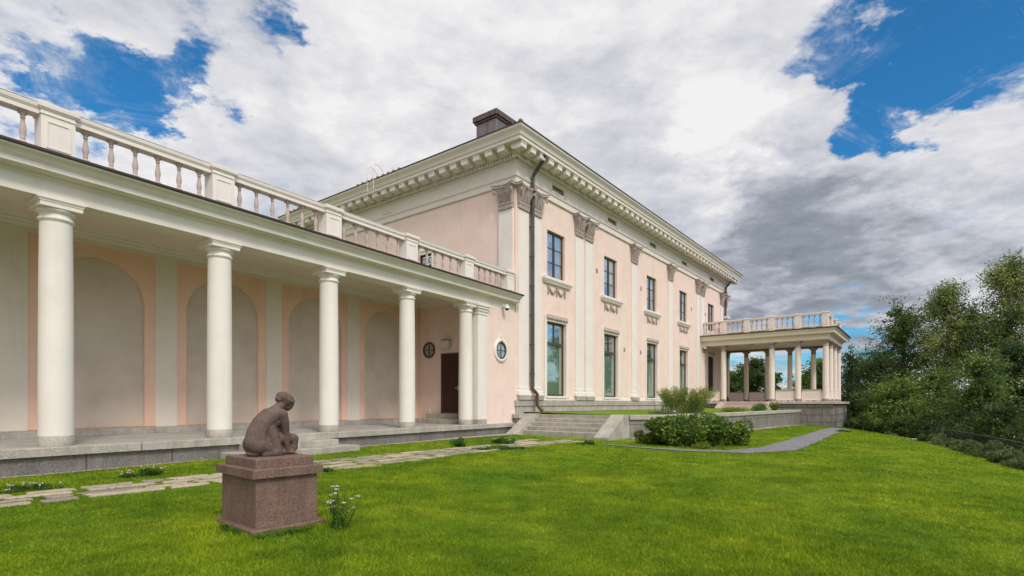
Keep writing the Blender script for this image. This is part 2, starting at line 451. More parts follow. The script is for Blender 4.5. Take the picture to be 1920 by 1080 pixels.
def link(name, data, parent=None, loc=None, rz=None):
    o = bpy.data.objects.new(name, data); COL.objects.link(o)
    if parent: o.parent = parent
    if loc is not None: o.location = loc
    if rz is not None: o.rotation_euler = (0, 0, rz)
    return o


def part(name, mb, mat, parent=None, loc=None, rz=None):
    return link(name, mb.mesh(name, mat), parent, loc, rz)


def tag(o, label=None, cat=None, group=None, kind=None):
    for k, v in (('label', label), ('category', cat), ('group', group), ('kind', kind)):
        if v: o[k] = v
    return o


def thing(name, label, cat, loc=(0, 0, 0), rz=0, group=None):
    o = link(name, None, None, loc, rz); o.empty_display_size = .3
    return tag(o, label, cat, group)


def copy_tree(o, parent=None):
    c = o.copy(); COL.objects.link(c)
    if parent: c.parent = parent
    for ch in list(o.children): copy_tree(ch, c)
    return c


def wall_holes(mb, x0, x1, z0, z1, holes, y=0, depth=.25, dirn=1):
    xs = sorted({x0, x1, *[h[0] for h in holes], *[h[1] for h in holes]}); zs = sorted({z0, z1, *[h[2] for h in holes], *[h[3] for h in holes]})
    for a, b in zip(xs, xs[1:]):
        for c, d in zip(zs, zs[1:]):
            if any(h[0] <= a and b <= h[1] and h[2] <= c and d <= h[3] for h in holes): continue
            mb.add([(a, y, c), (b, y, c), (b, y, d), (a, y, d)], [(0, 1, 2, 3)])
    for a, b, c, d in holes:
        yy = y + depth * dirn
        mb.add([(a, y, c), (b, y, c), (b, y, d), (a, y, d), (a, yy, c), (b, yy, c), (b, yy, d), (a, yy, d)], [(0, 1, 5, 4), (1, 2, 6, 5), (2, 3, 7, 6), (3, 0, 4, 7)])
    return mb


# ------------------------------------------------------------------ frames of the place
Fd = Vector((.609, .793)).normalized(); Pd = Vector((Fd.y, -Fd.x)); C0 = Vector((.17, 24.0))
VRZ = math.atan2(Fd.y, Fd.x)
Dd = Vector((.5623, .8269)).normalized(); Nd = Vector((Dd.y, -Dd.x)); A0 = Vector((-9.14, 10.8))
CRZ = math.atan2(Dd.y, Dd.x)


def fp(f, p): return C0 + Fd * f + Pd * p           # villa plan -> world
def dp(t, o): return A0 + Dd * t + Nd * o           # colonnade plan -> world
def vl(x, y): d = Vector((x, y)) - C0; return d.dot(Fd), d.dot(Pd)
def cl_(x, y): d = Vector((x, y)) - A0; return d.dot(Dd), d.dot(Nd)


XB = [(-60, -30), (-20, -5), (0, 5), (14.7, 14), (19.4, 16.9), (26, 20), (38, 24.3), (60, 31), (120, 60)]


def xb(y): return np.interp(y, [a for a, b in XB], [b for a, b in XB])


def G(x, y):
    x = np.asarray(x, float); y = np.asarray(y, float)
    d = xb(y) - x
    f = (x - C0.x) * Fd.x + (y - C0.y) * Fd.y
    d = np.minimum(d, (36 - f) * .9)
    ins = -.5 - .5 * np.exp(-np.maximum(d, 0) / 4.5)
    out = -1.0 - 5.5 * (1 - np.exp(np.minimum(d, 0) / 9.0))
    z = np.where(d > 0, ins, out)
    z += .012 * np.sin(x * .9 + y * .35) * np.cos(y * .7 - x * .2)
    t = (x - A0.x) * Dd.x + (y - A0.y) * Dd.y
    o = (x - A0.x) * Nd.x + (y - A0.y) * Nd.y
    near = np.clip(1 - (o - .5) / 2.5, 0, 1) * np.clip((t - 6) / 9, 0, 1)
    return z + .06 * near


def g(x, y): return float(G(x, y))


# ------------------------------------------------------------------ ground sheet
ax = np.concatenate([[-2000, -900, -400, -200, -110, -70, -48, -36], np.arange(-28, 50, .4), [52, 56, 62, 70, 82, 100, 130, 180, 260, 450, 900, 2000]])
ay = np.concatenate([[-1500, -500, -150, -60, -30, -18, -12], np.arange(-8, 62, .4), [64, 67, 72, 80, 92, 110, 140, 190, 280, 450, 900, 2500]])
X_, Y_ = np.meshgrid(ax, ay, indexing='ij'); Z_ = G(X_, Y_)
vs = np.stack([X_, Y_, Z_], -1).reshape(-1, 3)
ni, nj = X_.shape
ii, jj = np.meshgrid(np.arange(ni - 1), np.arange(nj - 1), indexing='ij'); a_ = (ii * nj + jj).ravel()
fs_ = np.stack([a_, a_ + nj, a_ + nj + 1, a_ + 1], 1)


def np_mesh(name, verts, faces, mat, smooth=False):
    me = bpy.data.meshes.new(name); nv = len(verts); nf = len(faces); k = faces.shape[1]
    me.vertices.add(nv); me.vertices.foreach_set('co', np.asarray(verts, np.float32).ravel())
    me.loops.add(nf * k); me.loops.foreach_set('vertex_index', np.asarray(faces, np.int32).ravel())
    me.polygons.add(nf); me.polygons.foreach_set('loop_start', np.arange(0, nf * k, k, dtype=np.int32))
    me.polygons.foreach_set('loop_total', np.full(nf, k, np.int32))
    if smooth: me.polygons.foreach_set('use_smooth', np.ones(nf, bool))
    me.update(calc_edges=True); me.validate()
    if mat: me.materials.append(M(mat))
    return me


gme = np_mesh('ground', vs, fs_, 'lawn', True); gme.materials.append(M('woodland_earth')); gme.materials.append(M('pebble'))
cx_ = X_.ravel()[fs_[:, 0]] + .2; cy_ = Y_.ravel()[fs_[:, 0]] + .2
mi = np.zeros(len(fs_), np.int32); mi[(cx_ > xb(cy_) + .45) | (cy_ > 62) | (cx_ < -27)] = 1; mi[(cy_ < -7) & (cx_ <= xb(cy_) + 1.0)] = 2  # unseen pebble forecourt behind the viewer, added to neutralise the lawn's green bounce
gme.polygons.foreach_set('material_index', mi); gme.update()
tag(link('ground', gme), kind='structure')


def strip(name, left, right, mat, lift=.012, sub=6, kind='structure', zf=None, thick=0, wob=0):
    """sheet between two plan polylines following the ground"""
    mb = MB(); rows = []
    n = len(left)
    for i in range(n - 1):
        for s_ in range(sub + (i == n - 2)):
            u = s_ / sub
            a = Vector(left[i]).lerp(Vector(left[i + 1]), u); b = Vector(right[i]).lerp(Vector(right[i + 1]), u)
            if wob: a += Vector((random.uniform(-wob, wob), random.uniform(-wob, wob))); b += Vector((random.uniform(-wob, wob), random.uniform(-wob, wob)))
            rows.append([a.lerp(b, k / 4) for k in range(5)])
    vs = [(p.x, p.y, (zf(p.x, p.y) if zf else g(p.x, p.y)) + lift + (.006 * math.sin(k * math.pi / 4) if not zf else 0)) for r_ in rows for k, p in enumerate(r_)]
    fs = [(i * 5 + k, (i + 1) * 5 + k, (i + 1) * 5 + k + 1, i * 5 + k + 1) for i in range(len(rows) - 1) for k in range(4)]
    mb.add(vs, fs, True); return tag(part(name, mb, mat), kind=kind)


gc = [(3.0, 17.9), (3.9, 16.9), (5.1, 15.9), (6.5, 15.6), (8.4, 17.0), (11, 20.5), (14.2, 25), (17, 29), (20, 33.4), (22.6, 36.8)]
gw = [.08, .16, .28, .42, .52, .52, .5, .5, .5, .5]


def offs(pts, w):
    l, r_ = [], []
    for i, p in enumerate(pts):
        d = (Vector(pts[min(i + 1, len(pts) - 1)]) - Vector(pts[max(i - 1, 0)])).normalized(); n_ = Vector((-d.y, d.x))
        l.append(Vector(p) + n_ * w[i]); r_.append(Vector(p) - n_ * w[i])
    return l, r_


gl, gr_ = offs(gc, gw)
strip('gravel_path', gl, gr_, 'gravel_stone', .02, sub=16, wob=.035)

# terrace levels and wall line (villa plan: f along facade, p outwards)
TW = [(.5, 5.2), (1.15, 5.85), (1.9, 6.25), (3.0, 6.45), (5.5, 6.58), (10, 6.78), (17, 7.0), (24.8, 7.22)]


def terrace_z(x, y):
    f, p = vl(x, y); return .45 - .11 * max(0, min(1, p / 6.8))


tl = [fp(f, .05) for f, p in [(.45, 0)] + TW[1:]]; tr_ = [fp(f, p - .1) for f, p in [(.45, 5.1)] + TW[1:]]
mb = MB(); rows = 14
for i in range(len(tl)):
    for k in range(rows): q = tl[i].lerp(tr_[i], k / (rows - 1)); mb.v.append((q.x, q.y, terrace_z(q.x, q.y)))
mb.f = [(i * rows + k, (i + 1) * rows + k, (i + 1) * rows + k + 1, i * rows + k + 1) for i in range(len(tl) - 1) for k in range(rows - 1)]; mb.sm = [True] * len(mb.f)
tag(part('terrace_lawn', mb, 'lawn'), kind='structure')

# =================================================================== VILLA
villa = thing('villa', 'two storey pale pink villa with cream pilasters and a heavy bracketed cornice', 'villa', (C0.x, C0.y, 0), VRZ)
LEN, DEP = 32.0, 16.9
WU = [3.31, 9.11, 15.0, 20.89, 27.5]
holes = []
for x in WU:
    holes.append((x - .80, x + .80, 6.98, 9.25)); holes.append((x - .88, x + .88, 1.2, 4.82))
    holes.append((x - .45, x + .65, 11.24, 11.52))
wm = wall_holes(MB(), 0, LEN, 1.0, 10.66, [h for h in holes if h[3] < 11], 0, .28)
dh = (5.3, 6.25, 5.7, 8.45)
wl = wall_holes(MB(), 0, DEP, .0, 10.66, [dh], 0, .22)
wm.add([(y if False else 0, x, z) if abs(y) < 1e-6 else (y, x, z) for x, y, z in wl.v], wl.f)
wm.add([(LEN, 0, 1), (LEN, DEP, 1), (LEN, DEP, 10.66), (LEN, 0, 10.66)], [(0, 1, 2, 3)])
wm.add([(0, DEP, 0), (LEN, DEP, 0), (LEN, DEP, 10.66), (0, DEP, 10.66)], [(0, 1, 2, 3)])
part('wall', wm, 'pink_plaster', villa)
# entablature: frieze walls with slots
fr = wall_holes(MB(), -.06, LEN + .06, 11.02, 11.60, [h for h in holes if h[2] > 11], -.06, .3)
fr.add([(-.06, -.06, 11.02), (-.06, DEP + .06, 11.02), (-.06, DEP + .06, 11.6), (-.06, -.06, 11.6)], [(0, 1, 2, 3)])
fr.add([(LEN + .06, -.06, 11.02), (LEN + .06, DEP + .06, 11.02), (LEN + .06, DEP + .06, 11.6), (LEN + .06, -.06, 11.6)], [(0, 1, 2, 3)])
loop = [(0, DEP), (0, 0), (LEN, 0), (LEN, DEP)]
fr.sweep([(0, 10.64), (.07, 10.64), (.07, 10.66), (.09, 10.66), (.09, 10.90), (.105, 10.905), (.105, 10.93), (.13, 10.94), (.15, 10.98), (.15, 11.01), (.06, 11.02)], loop, True)
fr.sweep([(.06, 11.55), (.08, 11.55), (.08, 11.58), (.11, 11.60), (.12, 11.63), (.14, 11.635), (.14, 11.655), (.11, 11.66), (.11, 11.836), (.30, 11.84), (.31, 11.86), (.32, 11.9), (.32, 12.05), (.88, 12.06), (.90, 12.07), (.90, 12.20), (.92, 12.21),
          (.93, 12.23), (.95, 12.235), (.96, 12.29), (.99, 12.36), (1.05, 12.43), (1.10, 12.48), (1.12, 12.53), (1.12, 12.57), (1.0, 12.62), (.2, 12.7)], loop, True)
part('entablature', fr, 'cream_cornice', villa)
# dentils and modillions
de = MB(); mo = MB()


def row(mb, kind, side):
    ln = LEN if side == 0 else DEP
    if kind == 'd':
        n_ = int((ln + .5) / .165); sp = (ln + .42) / n_
        for i in range(n_ + 1):
            c = -.23 + i * sp; w = .055
            if side == 0: mb.box(c - w, c + w, -.29, -.10, 11.665, 11.832)
            else: mb.box(-.29, -.10, c - w, c + w, 11.665, 11.832)
    else:
        n_ = round((ln + 1.2) / .72); sp = (ln + 1.06) / n_
        for i in range(n_ + 1):
            c = -.53 + i * sp; w = .19
            if side == 1 and i == 0: continue
            pr = [(.28, 11.87), (.40, 11.80), (.62, 11.78), (.80, 11.80), (.84, 11.82), (.84, 12.03), (.28, 12.03)]
            vs = [((c + s_ * w) if side == 0 else -o, -o if side == 0 else (c + s_ * w), z) for s_ in (-1, 1) for o, z in pr]; k = len(pr)
            fs = [tuple(range(k)), tuple(range(2 * k - 1, k - 1, -1))] + [(j, (j + 1) % k, k + (j + 1) % k, k + j) for j in range(k)]
            mb.add(vs, fs)
            # small cap band
            if side == 0: mb.box(c - w - .02, c + w + .02, -.865, -.3, 12.0, 12.045)
            else: mb.box(-.865, -.3, c - w - .02, c + w + .02, 12.0, 12.045)


for sd in (0, 1): row(de, 'd', sd); row(mo, 'm', sd)
part('dentil_course', de, 'cream_cornice', villa); part('bracket_course', mo, 'cream_cornice', villa)
ge = MB().sweep([(1.10, 12.575), (1.15, 12.575), (1.15, 12.62), (1.0, 12.64)], loop, True); part('gutter', ge, 'dark_metal', villa)
rf = MB(); e = 1.13; zt = 12.63; rh = 1.35; ry = DEP / 2
rf.add([(-e, -e, zt), (LEN + e, -e, zt), (LEN + e, DEP + e, zt), (-e, DEP + e, zt), (ry, ry, zt + rh), (LEN - ry, ry, zt + rh)], [(0, 1, 5, 4), (1, 2, 5), (2, 3, 4, 5), (3, 0, 4)])
roof = part('roof', rf, 'roof_tile', villa)
rt = MB()
for i in range(26): u = i / 26; rt.tube([(-e + .1 + u * (ry + e), -e + .1 + u * (ry + e), zt + .02 + u * rh), (-e + .1 + (u + .045) * (ry + e), -e + .1 + (u + .045) * (ry + e), zt + .07 + (u + .045) * rh)], [.12, .10], 8)
part('hip_tile', rt, 'roof_tile', roof); rt = MB()
for i in range(9): rt.tube([(-e + .05, 6.6 + i * .42, zt + .03), (-e + .9, 6.6 + i * .42, zt + .17)], [.08, .08], 6)
part('eaves_tile', rt, 'roof_tile', roof); rt = MB()
for i in range(5): rt.tube([(-e + .05, 15.0 + i * .42, zt + .03), (-e + .9, 15.0 + i * .42, zt + .17)], [.1, .1], 6)
part('eaves_tile', rt, 'roof_tile', roof)
ch = MB().bbox(2.17, 4.2, 2.9, 4.25, 12.8, 15.45, .02)
for z in (13.6, 14.5): ch.box(2.155, 4.215, 2.885, 4.265, z, z + .03)
ch.box(2.155, 4.215, 3.5, 3.53, 12.9, 15.4)
chim = part('chimney', ch, 'lead_sheet', villa)
part('chimney_cap', MB().bbox(2.10, 4.28, 2.83, 4.33, 15.45, 15.56, .02).bbox(2.03, 4.35, 2.76, 4.40, 15.56, 15.84, .02).lathe([(.14, 15.8), (.14, 16.1), (.17, 16.1), (.17, 16.16), (.02, 16.2)], 12, (3.6, 3.5)), 'copper_sheet', chim)
# plinth
pl = MB().sweep([(0, 1.0), (.13, 1.0), (.15, .985), (.15, .73), (.13, .71), (.10, .705), (.10, -.6), (0, -.6)], [(0, .6), (0, 0), (LEN + .1, 0), (LEN + .1, DEP)])
part('plinth', pl, 'stone_slab', villa)
part('base_course', MB().sweep([(0, 1.0), (.035, 1.0), (.035, 1.12), (.02, 1.15), (0, 1.15)], [(0, .6), (0, 0), (LEN, 0), (LEN, DEP)]), 'cream_plaster', villa)

# capital (local: centred on x, front is -y, z from 0)
def capital_mesh():
    mb = MB(); h = 1.05; w = .39
    mb.box(-w - .02, w + .02, -.125, 0, 0, .035); mb.box(-w, w, -.10, 0, .035, .21); mb.box(-w - .025, w + .025, -.13, 0, .21, .26)
    for i in range(9): mb.box(-w + .04 + i * .088, -w + .075 + i * .088, -.118, -.1, .05, .20)
    for s_, (w0, y0, w1, y1, z0, z1) in enumerate([(w, .10, w + .0, .12, .26, .6), (w, .12, w + .06, .2, .6, .85), (w + .06, .2, w + .12, .27, .85, .97)]):
        v = [(-w0, 0, z0), (w0, 0, z0), (w0, -y0, z0), (-w0, -y0, z0), (-w1, 0, z1), (w1, 0, z1), (w1, -y1, z1), (-w1, -y1, z1)]
        mb.add(v, [(3, 2, 6, 7), (0, 3, 7, 4), (2, 1, 5, 6), (4, 7, 6, 5)])
    # side ribs and volutes
    for s_ in (-1, 1):
        mb.tube([(s_ * .36, -.11, .27), (s_ * .35, -.14, .45), (s_ * .36, -.19, .62), (s_ * .42, -.25, .76), (s_ * .50, -.31, .80)], [.022, .03, .035, .035, .03], 6)
        mb.tube([(s_ * .28, -.11, .33), (s_ * .27, -.15, .5), (s_ * .29, -.19, .66), (s_ * .36, -.23, .82)], [.015, .02, .024, .02], 6)
        sp = [(s_ * (.47 + r_ * math.cos(a)), -.29 - .015 * k, .74 + r_ * math.sin(a)) for k, (r_, a) in enumerate([(.085, 1.7), (.085, .6), (.08, -.5), (.07, -1.6), (.06, -2.7), (.045, -3.8), (.03, -4.9), (.012, -6)])] if s_ > 0 else \
             [(-(.47 + r_ * math.cos(a)), -.29 - .015 * k, .74 + r_ * math.sin(a)) for k, (r_, a) in enumerate([(.085, 1.7), (.085, .6), (.08, -.5), (.07, -1.6), (.06, -2.7), (.045, -3.8), (.03, -4.9), (.012, -6)])]
        mb.tube(sp, [.03, .03, .03, .028, .026, .024, .02, .015], 6)
    # leaf relief: stem and leaflets in herring-bone, three rows
    mb.tube([(0, -.12, .28), (0, -.16, .6), (0, -.24, .9)], [.014, .014, .012], 6)
    for cx, n_, zt in ((0, 8, .88), (-.2, 6, .66), (.2, 6, .66)):
        for k in range(n_):
            z = .34 + k * (zt - .34) / n_; yy = -.115 - .07 * max(0, (z - .45)) / .4
            for s_ in (-1, 1):
                mb.tube([(cx + s_ * .008, yy - .005, z), (cx + s_ * .055, yy - .03, z + .045), (cx + s_ * .075, yy - .01, z + .085)], [.008, .022, .006], 5)
    mb.ball((0, -.3, .93), (.06, .04, .06), 8, 5)
    # concave abacus
    n_ = 10; f_ = [(-.58 + 1.16 * i / n_) for i in range(n_ + 1)]
    pl_ = [(x, -(.19 + .20 * abs(x / .58) ** 2)) for x in f_]
    v = [(x, y, z) for z in (.965, 1.05) for x, y in [(-.58, 0)] + pl_ + [(.58, 0)]]; k = n_ + 3
    mb.add(v, [tuple(range(k)), tuple(range(2 * k - 1, k - 1, -1))] + [(j, (j + 1) % k, k + (j + 1) % k, k + j) for j in range(k)])
    return mb.mesh('capital', 'carved_stone')


CAP = capital_mesh()
capf = MB(); n_ = 10
pl_ = [(x, -(.205 + .20 * abs(x / .59) ** 2)) for x in [(-.59 + 1.18 * i / n_) for i in range(n_ + 1)]]
v = [(x, y, z) for z in (1.052, 1.068) for x, y in [(-.59, 0)] + pl_ + [(.59, 0)]]; k = n_ + 3
capf.add(v, [tuple(range(k)), tuple(range(2 * k - 1, k - 1, -1))] + [(j, (j + 1) % k, k + (j + 1) % k, k + j) for j in range(k)])
CAPF = capf.mesh('flashing', 'dark_metal')
pw = .40
SHAFT = MB().box(-pw, pw, -.075, 0, 1.55, 9.57).mesh('pilaster', 'cream_plaster')
pb_ = MB().sweep([(.075, 1.58), (.10, 1.57), (.10, 1.53), (.09, 1.50), (.085, 1.45), (.11, 1.42), (.145, 1.40), (.15, 1.36), (.145, 1.33), (.16, 1.325), (.165, 1.24), (.165, 1.21), (0, 1.21)], [(-pw + .08, 0), (-pw + .08, -.001), (pw - .08, -.001), (pw - .08, 0)])
PBASE = MB()
PBASE.v, PBASE.f, PBASE.sm = [(x, y, z) for x, y, z in pb_.v], pb_.f, pb_.sm
PBASE = PBASE.box(-pw + .07, pw - .07, -.12, 0, 1.22, 1.575).mesh('pilaster_base', 'cream_plaster')
PFOOT = MB().bbox(-pw - .06, pw + .06, -.20, 0, 1.003, 1.213, .012).mesh('foot_block', 'stone_slab')


def pilaster(x, y, rz):
    s_ = link('pilaster', SHAFT, villa, (x, y, 0), rz)
    link('capital', CAP, s_, (0, -.02, 9.58)); link('flashing', CAPF, s_, (0, -.02, 9.58)); link('pilaster_base', PBASE, s_); link('foot_block', PFOOT, s_)


for x in (.50, 1.50, 5.45, 6.47, 12.2, 18.2, 24.05, 25.18, 30.42, 31.5): pilaster(x, 0, 0)
for y in (.52,): pilaster(0, y, -math.pi / 2)

# windows
def upper_window():
    f_ = MB(); w, z0, z1 = .80, 6.98, 9.25; y0, y1 = .13, .20
    f_.box(-w, -w + .07, y0, y1, z0, z1).box(w - .07, w, y0, y1, z0, z1).box(-w + .07, w - .07, y0, y1, z1 - .09, z1).box(-w + .07, w - .07, y0, y1, z0, z0 + .08)
    f_.box(-.04, .04, y0 - .015, y1, z0 + .08, z1 - .09)
    for k in (1, 2):
        z = z0 + .08 + (z1 - z0 - .17) * k / 3
        for a, b in ((-w + .07, -.04), (.04, w - .07)): f_.box(a, b, y0 + .01, y1, z - .018, z + .018)
    cu = MB(); n_ = 28
    for a, b in ((-.78, -.24), (.24, .78)):
        vs = [(a + (b - a) * i / n_, .26 + .03 * math.sin(i * 1.9), z) for z in (z0 + .03, z1 - .02) for i in range(n_ + 1)]
        cu.add(vs, [(i, i + 1, n_ + 2 + i, n_ + 1 + i) for i in range(n_)], True)
    cu.box(-.78, .78, .222, .226, z1 - .45, z1 - .03)
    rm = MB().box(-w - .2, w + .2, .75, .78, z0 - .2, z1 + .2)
    inner = MB()
    for a in (-.74, -.04, .68): inner.box(a, a + .06, .20, .215, z0 + .03, z1 - .03)
    for z in (z0 + .03, z0 + .76, z0 + 1.5, z1 - .1): inner.box(-.68, .68, .202, .213, z, z + .06)
    return [('frame', f_, 'frame_brown'), ('pane', MB().box(-w + .065, w - .065, .165, .172, z0 + .07, z1 - .085), 'window_glass'), ('inner_sash', inner, 'camera_white'), ('curtain', cu, 'curtain'), ('room_backing', rm, 'room_dark')]


def lower_window():
    f_ = MB(); w, z0, z1 = .88, 1.2, 4.82; y0, y1 = .13, .20; zm = 3.78
    f_.box(-w, -w + .07, y0, y1, z0, z1).box(w - .07, w, y0, y1, z0, z1).box(-w + .07, w - .07, y0, y1, z1 - .1, z1).box(-w + .07, w - .07, y0, y1, z0, z0 + .09)
    f_.box(-w + .07, w - .07, y0 - .03, y1, zm - .09, zm + .06).box(-.03, .03, y0, y1, zm + .06, z1 - .1)
    bl = MB().box(-w + .02, .34, .215, .22, z0 + .02, zm).box(.38, w - .02, .24, .245, z0 + .02, zm)
    up = MB().box(-w + .02, w - .02, .24, .25, zm, z1)
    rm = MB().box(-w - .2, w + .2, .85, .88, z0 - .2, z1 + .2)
    return [('frame', f_, 'frame_brown'), ('pane', MB().box(-w + .065, w - .065, .165, .172, z0 + .08, zm - .085), 'teal_glass'), ('pane', MB().box(-w + .065, w - .065, .165, .172, zm + .055, z1 - .095), 'window_glass'), ('blind', bl, 'teal_blind'), ('curtain', up, 'curtain'), ('room_backing', rm, 'room_dark')]


def sill_mb():
    mb = MB().sweep([(0, 6.64), (.10, 6.64), (.12, 6.68), (.14, 6.70), (.19, 6.78), (.21, 6.80), (.21, 6.92), (.19, 6.93), (0, 6.95)], [(-1.05, 0), (-1.05, -.001), (1.05, -.001), (1.05, 0)])
    return mb.box(-.98, .98, -.12, .0, 6.65, 6.94)


def garland_mb():
    mb = MB()
    for x in (-.74, 0, .74):
        for k in range(5): mb.ball((x, -.045, 6.52 - k * .085), (.055 if k != 1 else .07, .05, .055), 7, 5)
        mb.ball((x, -.06, 6.53), (.075, .05, .05), 7, 5)
    for a in (-.74, 0):
        for k in range(11):
            u = (k + .5) / 11; r_ = .035 + .055 * math.sin(math.pi * u)
            mb.ball((a + .07 + .6 * u, -.045, 6.47 - .24 * math.sin(math.pi * u)), (.045, .05, r_), 6, 4)
    return mb


def surround_mb():
    mb = MB(); w = .88; z0, z1 = 1.2, 4.82
    for a, b in ((-w - .20, -w - .003), (w + .003, w + .20)): mb.box(a, b, -.05, 0, 1.15, 5.06)
    for a, b in ((-w - .235, -w - .17), (w + .17, w + .235)): mb.box(a, b, -.07, 0, 1.15, 5.09)
    mb.box(-w - .003, w + .003, -.05, 0, z1 + .003, 5.06).box(-w - .17, w + .17, -.068, -.0, 5.0, 5.10)
    mb.box(-w - .06, w + .06, -.085, 0, 1.1, 1.197)
    return mb


def lintel_mb():
    mb = MB().box(-.95, .95, -.10, -.05, 5.10, 5.135).tube([(-.93, -.08, 5.0), (.93, -.08, 5.0)], .045, 8)
    for k in range(26):
        x = -.9 + k * .072; mb.ball((x, -.10, 5.0 + .02 * math.sin(k * 1.7)), (.045, .045, .085 if k % 3 else .11), 6, 4)
    mb.ball((0, -.11, 5.01), (.09, .06, .1), 8, 5); return mb


def build_set(parts, x, y=0, rz=0, parent=None, name='window'):
    objs = []
    for nm, mb, mt in parts: objs.append((nm, mb.mesh(nm, mt)))
    return objs


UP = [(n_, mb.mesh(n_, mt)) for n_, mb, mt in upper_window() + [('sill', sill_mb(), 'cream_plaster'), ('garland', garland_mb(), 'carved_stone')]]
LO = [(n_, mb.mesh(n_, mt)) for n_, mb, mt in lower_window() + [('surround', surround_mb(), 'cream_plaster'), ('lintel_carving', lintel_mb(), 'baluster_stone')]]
sl_f = MB().box(-.45, .65, .04, .09, 11.24, 11.27).box(-.45, .65, .04, .09, 11.49, 11.52).box(-.45, -.42, .04, .09, 11.27, 11.49).box(.62, .65, .04, .09, 11.27, 11.49)
SL = [('frame', sl_f.mesh('frame', 'frame_brown')), ('pane', MB().box(-.42, .62, .06, .066, 11.27, 11.49).mesh('pane', 'window_glass')), ('room_backing', MB().box(-.5, .7, .3, .32, 11.2, 11.56).mesh('room_backing', 'curtain'))]


def put_window(name, meshes, x, skip=()):
    root = link(name, meshes[0][1], villa, (x, 0, 0))
    for nm, me in meshes[1:]:
        if nm not in skip: link(nm, me, root)
    return root


for i, x in enumerate(WU):
    put_window('window', UP, x, ('garland', 'sill') if i == 4 else ())
    if i < 4: put_window('window', LO, x)
    w_ = put_window('attic_window', SL, x)
    # frame lines round the slot
fl = MB()
for x in WU:
    for a, b in ((-.62, -.585), (.785, .82)): fl.box(x + a, x + b, -.085, -.06, 11.12, 11.55)
    fl.box(x - .585, x + .785, -.083, -.06, 11.10, 11.13)
part('frieze_moulding', fl, 'cream_cornice', villa)
vt = MB()
for x, z in ((7.65, 8.1), (13.6, 8.1), (10.9, 4.1), (13.45, 4.1), (16.8, 4.1), (23.0, 8.2), (26.0, 8.2), (17.2, 8.1)):
    pass
VENT = MB().box(-.10, .10, -.012, .01, -.13, .13)
for k in range(5): VENT.box(-.09, .09, -.02, -.012, -.11 + k * .05, -.09 + k * .05)
VENT = VENT.mesh('wall_vent', 'mauve_stone')
for x, z in ((7.45, 8.2), (13.3, 8.2), (10.9, 4.1), (13.25, 4.1), (22.7, 8.2), (26.0, 8.2)): link('wall_vent', VENT, villa, (x, 0, z))
# grille door into the portico
gd = MB(); x0 = 27.5
gd.box(x0 - .88, x0 + .88, .15, .19, 1.2, 4.82)
door = part('grille_door', gd, 'iron', villa)
gb = MB()
for k in range(9): gb.tube([(x0 - .8 + k * .2, .1, 1.22), (x0 - .8 + k * .2, .1, 4.8)], .018, 5)
for k in range(8):
    for j in range(4):
        cx, cz = x0 - .6 + j * .4, 1.5 + k * .44; gb.tube([(cx + .16 * math.cos(a), .09, cz + .16 * math.sin(a)) for a in np.linspace(0, 2 * math.pi, 11)], .014, 4)
part('grille', gb, 'copper_sheet', door)
sd_ = link('surround', LO[6][1], door, (x0, 0, 0)); link('lintel_carving', LO[7][1], door, (x0, 0, 0))
# terrace door on the side wall
td = MB()
y0, y1, z0, z1 = dh
td.box(-.05, 0.01, y0 - .16, y0, z0, z1 + .16).box(-.05, .01, y1, y1 + .16, z0, z1 + .16).box(-.05, .01, y0, y1, z1, z1 + .16).box(-.09, .01, y0 - .22, y1 + .22, z1 + .16, z1 + .23)
tdo = part('terrace_door', td, 'cream_plaster', villa)
part('door_leaf', MB().box(.10, .14, y0, y1, z0, 7.75).box(.08, .14, y0, y1, 7.75, 7.85).box(.08, .10, y0 + .12, y0 + .4, 5.8, 7.6).box(.08, .10, y0 + .55, y1 - .12, 5.8, 7.6), 'door_wood', tdo)
tr = MB().box(.10, .13, y0, y1, 7.85, 7.92).box(.10, .13, y0, y1, 8.38, 8.45).box(.10, .13, y0, y0 + .06, 7.92, 8.38).box(.10, .13, y1 - .06, y1, 7.92, 8.38)
for k in range(3): tr.tube([(.09, y0 + .24 * (k + 1) + .1 * math.cos(a), 8.15 + .15 * math.sin(a)) for a in np.linspace(0, 6.283, 11)], .014, 4)
part('transom_window', tr, 'iron', tdo); part('pane', MB().box(.12, .125, y0 + .06, y1 - .06, 7.92, 8.38), 'window_glass', tdo)
# roof ladder brackets
ld = MB(); yl = 8.6
for z, o in ((7.7, .35), (8.6, .35), (9.5, .35), (10.3, .38), (11.1, .42), (11.8, .9)):
    for s_ in (-.22, .22): ld.tube([(0, yl + s_, z - .12), (-.06, yl + s_, z - .02), (-o, yl + s_, z + .02)], .014, 6)
    ld.tube([(-o, yl - .22, z + .02), (-o, yl + .22, z + .02)], .016, 6); ld.tube([(-o * .45, yl - .22, z), (-o * .45, yl + .22, z)], .012, 6)
for s_ in (-.25, .25):
    ld.tube([(-1.25, yl + s_, 12.0), (-1.3, yl + s_, 12.6), (-1.32, yl + s_, 13.1), (-1.15, yl + s_, 13.35), (-.9, yl + s_, 13.35), (-.65, yl + s_, 13.15), (-.5, yl + s_, 12.75)], .02, 6)
ld.tube([(-1.25, yl - .25, 12.0), (-1.25, yl + .25, 12.0)], .016, 6); ld.tube([(-1.28, yl - .25, 12.3), (-1.28, yl + .25, 12.3)], .016, 6)
for s_ in (-.25, .25): ld.tube([(-.9, yl + s_, 12.02), (-1.25, yl + s_, 12.0)], .014, 6)
part('roof_ladder', ld, 'white_metal', villa)


